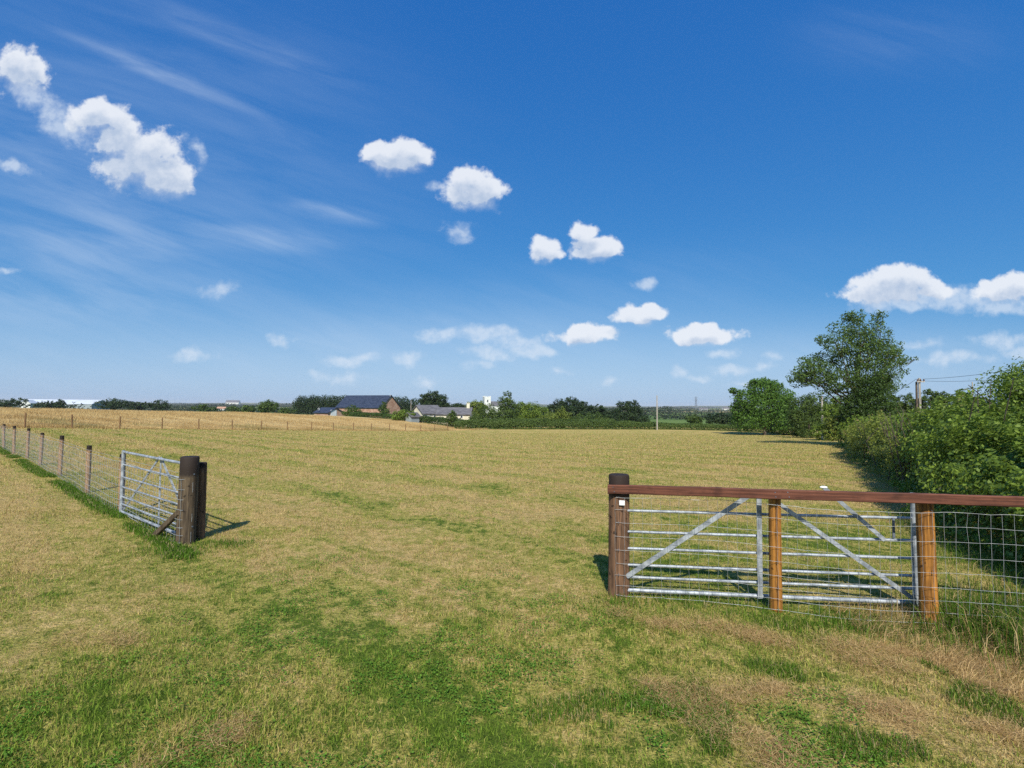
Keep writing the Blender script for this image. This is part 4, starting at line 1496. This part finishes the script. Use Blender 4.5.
# ------------------------------------------------------------------ fences
def post(root, base, r, h, mat, lean=(0, 0), n=20, name='fence_post', sink=.35, seed=0):
    """slightly irregular round post; local origin at its foot so that the timber texture runs up it"""
    rs = random.Random(seed)
    me_v, me_f = [], []
    ph = [rs.uniform(0, 6.28) for _ in range(4)]
    rings = [(-sink, 1.04), (0, 1.03), (h * .3, 1.0), (h * .6, .99), (h * .85, .98), (h - .012, .97), (h, .90)]
    for (z, k) in rings:
        for i in range(n):
            a = 2 * math.pi * i / n
            rr = r * k * (1 + .025 * math.sin(2 * a + ph[0]) + .018 * math.sin(3 * a + ph[1] + z * 3) + .01 * math.sin(7 * a + ph[2]))
            me_v.append((rr * math.cos(a) + lean[0] * z, rr * math.sin(a) + lean[1] * z, z))
    for j in range(len(rings) - 1):
        for i in range(n):
            i2 = (i + 1) % n
            me_f.append((j * n + i, j * n + i2, (j + 1) * n + i2, (j + 1) * n + i))
    me_f.append(tuple((len(rings) - 1) * n + i for i in range(n)))
    me = bpy.data.meshes.new(name)
    me.from_pydata(me_v, [], me_f)
    me.polygons.foreach_set('use_smooth', [True] * (len(me_f) - 1) + [False])
    me.materials.append(mat)
    o = bpy.data.objects.new(name, me)
    o.location = Vector(base) - Vector(root.location)
    link(o, root)
    return o


def wire_net(root, pts, rows, spacing, r, name='wire_mesh', wob=.006, off=(0, 0), sides=3):
    """pts: ground points (x,y) of the net"""
    mb = MB(root.location)
    P = [Vector((p[0], p[1], 0)) for p in pts]
    segs = [(a, b) for a, b in zip(P[:-1], P[1:])]
    # horizontals
    total = sum((b - a).length for a, b in segs)
    cols = []
    for a, b in segs:
        L = (b - a).length
        m = max(1, round(L / spacing))
        for i in range(m):
            cols.append(a.lerp(b, i / m))
    cols.append(P[-1])
    grid = []
    for ci, c in enumerate(cols):
        g0 = gz(c.x, c.y)
        col = []
        for ri, h in enumerate(rows):
            sg = .010 * math.sin(ci * .9) if ri == len(rows) - 1 else 0
            col.append(Vector((c.x + random.uniform(-wob, wob), c.y + random.uniform(-wob, wob) * .6, g0 + h + random.uniform(-wob, wob) * .6 - sg * .3)))
        grid.append(col)
    for ri in range(len(rows)):
        mb.tube([c[ri] for c in grid], r * (1.3 if ri in (0, len(rows) - 1) else 1), sides, cap=False)
    for c in grid:
        mb.tube(c, r * .9, sides, cap=False)
    return mb.build(name, M_['wire'], root)


def ground_at(px, py):
    """intersect a pixel ray with the terrain"""
    d = pdir(px, py)
    t = 1.0
    while t < 400:
        p = Vector((d.x * t, t, EYE + d.z * t))
        if p.z <= gz(p.x, p.y):
            break
        t += .01
    return Vector((p.x, p.y, gz(p.x, p.y)))


# right fence -------------------------------------------------------
dR = Vector((FR_D.x, FR_D.y, 0))
nR = Vector((dR.y, -dR.x, 0))          # towards the camera
if nR.y > 0: nR = -nR
A = ground_at(621, 598) + Vector((0, .085, 0))
Bp = ground_at(779.5, 613) + Vector((0, .055, 0))
Cp = ground_at(936.5, 627) + Vector((0, .07, 0))
dR = (Cp - A)
dR.z = 0
dR.normalize()
nR = Vector((dR.y, -dR.x, 0))
if nR.y > 0: nR = -nR
Dp = Cp + dR * 1.5
Ep = Cp + dR * 3.2
for q in (Dp, Ep): q.z = gz(q.x, q.y)
fr = thing('rail_fence', 'right stock fence with a red brown top rail, timber posts and square wire netting', 'fence', A)
post(fr, A, .098, 1.125, M_['dark_post'], seed=1)
post(fr, Bp, .052, 1.045, M_['orange_post'], seed=2)
post(fr, Cp, .063, 1.03, M_['orange_post'], lean=(-.012, 0), seed=3)
post(fr, Ep, .07, 1.03, M_['orange_post'], seed=4)
# rail: board nailed to the camera side of the posts, joined on posts
RM = Matrix((dR, -nR, Vector((0, 0, 1)))).transposed()


def rail(a, b, za, zb, off):
    a = Vector(a) + nR * off
    b = Vector(b) + nR * off
    a.z = za
    b.z = zb
    d = (b - a)
    L = d.length
    x = d.normalized()
    y = Vector((0, 0, 1)).cross(x).normalized()
    z = x.cross(y)
    M = Matrix((x, y, z)).transposed()
    mb = MB()
    m = int(L / .05)
    vs, fs = [], []
    rj = random.Random(int(L * 100))
    hy, hz, bv = .021, .041, .006
    sec = [(-hy + bv, -hz), (hy - bv, -hz), (hy, -hz + bv), (hy, hz - bv), (hy - bv, hz), (-hy + bv, hz), (-hy, hz - bv), (-hy, -hz + bv)]
    for i in range(m + 1):
        u = -L / 2 + L * i / m
        w = .0022 * math.sin(u * 3.1 + L) + .0012 * math.sin(u * 9.7)
        for (yy, zz) in sec:
            vs.append((u, yy + rj.uniform(-.0009, .0009), zz + w + rj.uniform(-.0011, .0011)))
    for i in range(m):
        for k in range(8):
            fs.append((i * 8 + k, i * 8 + (k + 1) % 8, (i + 1) * 8 + (k + 1) % 8, (i + 1) * 8 + k))
    fs += [tuple(range(8))[::-1], tuple(range(m * 8, m * 8 + 8))]
    mb.add(vs, fs)
    o = mb.build('top_rail', M_['rail'], fr)
    for (uu, vv) in ((-L / 2 + .05, .02), (-L / 2 + .06, -.02), (L / 2 - .05, .018), (L / 2 - .045, -.02)):
        m2 = MB()
        m2.tube([(uu, .018 * -1 - .001, vv), (uu, -.0235, vv)], .0045, 8)
        m2.build('nail', M_['galv_dull'], o)
    o.matrix_parent_inverse = Matrix.Identity(4)
    o.matrix_local = Matrix.Translation((a + b) / 2 - Vector(fr.location)) @ M.to_4x4()


rail(A - dR * .10, Bp + dR * .02, .985, 1.008, .118)
rail(Bp + dR * .024, Ep + dR * .1, 1.008, 1.052, .100)
rows = [0.02, .115, .205, .30, .41, .53, .655, .78, .90, .97]
rows = [0.03, .12, .215, .32, .44, .565, .69, .81, .925]
w0 = A - dR * .03 + nR * .105
w1 = Bp + nR * .075
w2 = Cp + nR * .09
w3 = Ep + nR * .085
wire_net(fr, [w0, w1, w2, w3], rows, .08, .0015)
mb = MB(fr.location)
mb.box(A + nR * .105 + dR * .03 + Vector((0, 0, .875)), (.05, .02, .045), RM, .004)
mb.build('insulator', M_['white'], fr)
for (q, rr) in ((A, .105), (Bp, .075), (Cp, .08)):
    for h in rows[::2] + [rows[-1]]:
        mb = MB(fr.location)
        c = q + nR * (rr - .01) + Vector((0, 0, h))
        mb.tube([c - Vector((0, 0, .014)), c - Vector((0, 0, .012)) + nR * .018, c + Vector((0, 0, .012)) + nR * .018, c + Vector((0, 0, .014))], .002, 4)
        mb.build('staple', M_['galv_dull'], fr)

# left fence --------------------------------------------------------
S = ground_at(182.5, 545) + Vector((-.02, .09, 0))
fl = thing('stock_fence', 'left stock fence of thin brown stakes and wire netting with a thick dark end post', 'fence', S)
post(fl, S, .112, 1.10, M_['grey_post'], lean=(.015, 0), seed=11)
S2 = S + Vector((.045, .215, 0))
post(fl, S2, .06, 1.0, M_['dark_post'], seed=12)
stk = [(121, 512, 454), (87, 493, 446), (59.5, 476, 439), (40, 465, 434), (27, 458, 431), (13.5, 453.6, 429.5), (3.5, 448.5, 428)]
line = [S]
for i, (px, py, ty) in enumerate(stk):
    q = ground_at(px, py)
    line.append(q)
    post(fl, q, .043, .93 + .02 * (i % 3), M_['stake'], lean=(random.uniform(-.03, .03), random.uniform(-.02, .02)), n=12, seed=20 + i)
dl = (line[-1] - line[-3]) / 2
for i in range(6):
    q = line[-1] + dl.normalized() * 2.9
    q.z = gz(q.x, q.y)
    line.append(q)
    post(fl, q, .043, .95, M_['stake'], lean=(random.uniform(-.03, .03), 0), n=10, seed=40 + i)
off = Vector((-.04, -.05, 0))
pts = [S + Vector((.10, -.06, 0)), S + Vector((0, -.125, 0)), S + Vector((-.10, -.07, 0))] + [q + off for q in line[1:]]
wire_net(fl, pts, [0.03, .12, .215, .32, .44, .565, .69, .82], .15, .0028)
# barbed strand above the netting
mb = MB(fl.location)
mb.tube([S + Vector((-.09, -.06, .90))] + [q + off + Vector((0, 0, .88)) for q in line[1:]], .0024, 4, cap=False)
mb.build('top_wire', M_['wire'], fl)
# low timber strut against the end post
mb = MB(fl.location)
a = ground_at(153, 537)
bb = S + Vector((-.08, -.06, .38))
x = (bb - a).normalized()
y = Vector((0, 0, 1)).cross(x).normalized()
mb.box((a + bb) / 2, ((bb - a).length + .1, .05, .07), Matrix((x, y, x.cross(y))).transposed(), .008)
mb.build('strut', M_['grey_post'], fl)

# far fence in front of the hay -------------------------------------------
fp = []
for px in [-70, -22, 26, 73, 120.6, 163, 199.6, 233, 262, 288, 312, 334, 354, 372, 390, 406, 421, 435, 448]:
    az = pdir(px, 405).x
    Z = float(np.interp(az, AZ_B, ZB)) - .1
    fp.append(Vector((az * Z, Z, gz(az * Z, Z))))
ff = thing('field_fence', 'distant stake and wire fence along the foot of the golden hay', 'fence', fp[2])
for i, q in enumerate(fp):
    post(ff, q, .055, 1.12, M_['far_stake'], lean=(random.uniform(-.03, .03), 0), n=8, seed=60 + i)
for h in (.35, .65, .95):
    mb = MB(ff.location)
    mb.tube([q + Vector((0, -.06, h)) for q in fp], .004, 4, cap=False)
    mb.build('strand', M_['wire'], ff)
# pale mown edge line : low bank of dead grass at the fence foot
xs, ys = [], []
for a, b in zip(fp[:-1], fp[1:]):
    m = 900
    t = RNG.uniform(0, 1, m)
    xs.append(a.x + (b.x - a.x) * t + RNG.normal(0, .12, m))
    ys.append(a.y + (b.y - a.y) * t - .45 + RNG.normal(0, .2, m))
x = np.concatenate(xs)
y = np.concatenate(ys)
n = len(x)
o = blades('dead_grass', x, y, RNG.uniform(.06, .16, n), RNG.uniform(.03, .06, n), RNG.uniform(.3, 1.3, n), MT_TURF, grn=np.full(n, -.8))
tag(o, 'pale line of dead grass along the foot of the far fence', 'dry grass', kind='stuff')


# ------------------------------------------------------------------ gates
def gate(label, a, b, flip=1, latch=True, apex=.475):
    """seven bar galvanised gate from a (hinge end) to b (free end), both at the bottom bar"""
    a = Vector(a)
    b = Vector(b)
    d = b - a
    Lg = d.length
    x = d.normalized()
    n = Vector((0, 0, 1)).cross(x).normalized() * flip     # side on which the braces sit
    root = thing('field_gate', label, 'gate', a, 'galvanised gates folded back along the fences')
    hs = [0, .12, .232, .384, .538, .733, .93]

    def P(u, h, o=0):
        return a + x * u + n * o + Vector((0, 0, h))
    for i, h in enumerate(hs):
        mb = MB(a)
        r = .019 if i in (0, 6) else .0128
        mb.tube([P(.02, h), P(Lg / 2, h - .002), P(Lg - .02, h)], r, 10)
        mb.build('bar', M_['galv'], root)
    for u in (0, Lg):
        mb = MB(a)
        mb.tube([P(u, -.02), P(u, .955)], .024, 10)
        mb.build('end_upright', M_['galv'], root)
    ap = Lg * apex
    M = Matrix((x, n, Vector((0, 0, 1)))).transposed()

    def strap(p, q, w, nm, mt='galv'):
        dd = (q - p)
        xx = dd.normalized()
        zz = n
        yy = zz.cross(xx).normalized()
        mb = MB(a)
        mb.box((p + q) / 2, (dd.length, w, .008), Matrix((xx, yy, zz)).transposed())
        mb.build(nm, M_[mt], root)
    strap(P(.01, .13, .027), P(ap - .03, .94, .027), .042, 'diagonal_brace')
    strap(P(ap + .03, .94, .027), P(Lg - .02, .03, .027), .036, 'diagonal_brace')
    strap(P(ap, -.01, .030 + .006), P(ap, .945, .036), .042, 'centre_upright')
    if latch:
        # lift latch bar with white knob, and bolt plate
        u1, u2 = Lg * .70, Lg - .27
        strap(P(u1 - .01, .99, .045), P(u2, .735 - .19, .045), .034, 'latch_bar')
        mb = MB(a)
        c = P(u1 - .015, .995, .045)
        mb.tube([c - x * .03, c - x * .012, c + x * .012, c + x * .03], [.006, .012, .012, .006], 8)
        mb.build('latch_knob', M_['white'], root)
        strap(P(Lg - .18, .735, .02), P(Lg - .18, .56, .02), .02, 'bolt', 'galv_dull')
    # hinges
    for h in (.16, .82):
        mb = MB(a)
        mb.tube([P(-.10, h), P(.03, h)], .010, 8)
        mb.tube([P(-.04, h - .035), P(-.04, h + .035)], .018, 8)
        mb.build('hinge', M_['galv_dull'], root)
    return root


ga = Vector((1.07, 4.745, gz(1.1, 4.7) + .06))
gb = Vector((3.56, 4.465, gz(3.5, 4.5) + .068))
gate('galvanised seven bar gate folded back behind the right rail fence', ga, gb, flip=-1)
ga = Vector((-4.12, 6.475, gz(-4.05, 6.4) + .06))
gb = Vector((-6.12, 7.93, gz(-6.1, 7.9) + .05))
gate('galvanised seven bar gate folded back along the left wire fence', ga, gb, flip=-1, latch=False, apex=.44)

# ------------------------------------------------------------------ haze
m, nt, out = new_mat('haze air')
pv = nt.n('ShaderNodeVolumePrincipled')
pv.inputs['Color'].default_value = (.97, .98, 1.0, 1)
pv.inputs['Density'].default_value = .00011
pv.inputs['Anisotropy'].default_value = .0
nt.l(pv.outputs[0], out.inputs['Volume'])
mb = MB()
mb.box((0, 3050, 12.5), (13400, 7300, 45))
hz = mb.build('haze', m, None)
tag(hz, 'thin blue summer haze over the far plain', 'haze', kind='stuff')
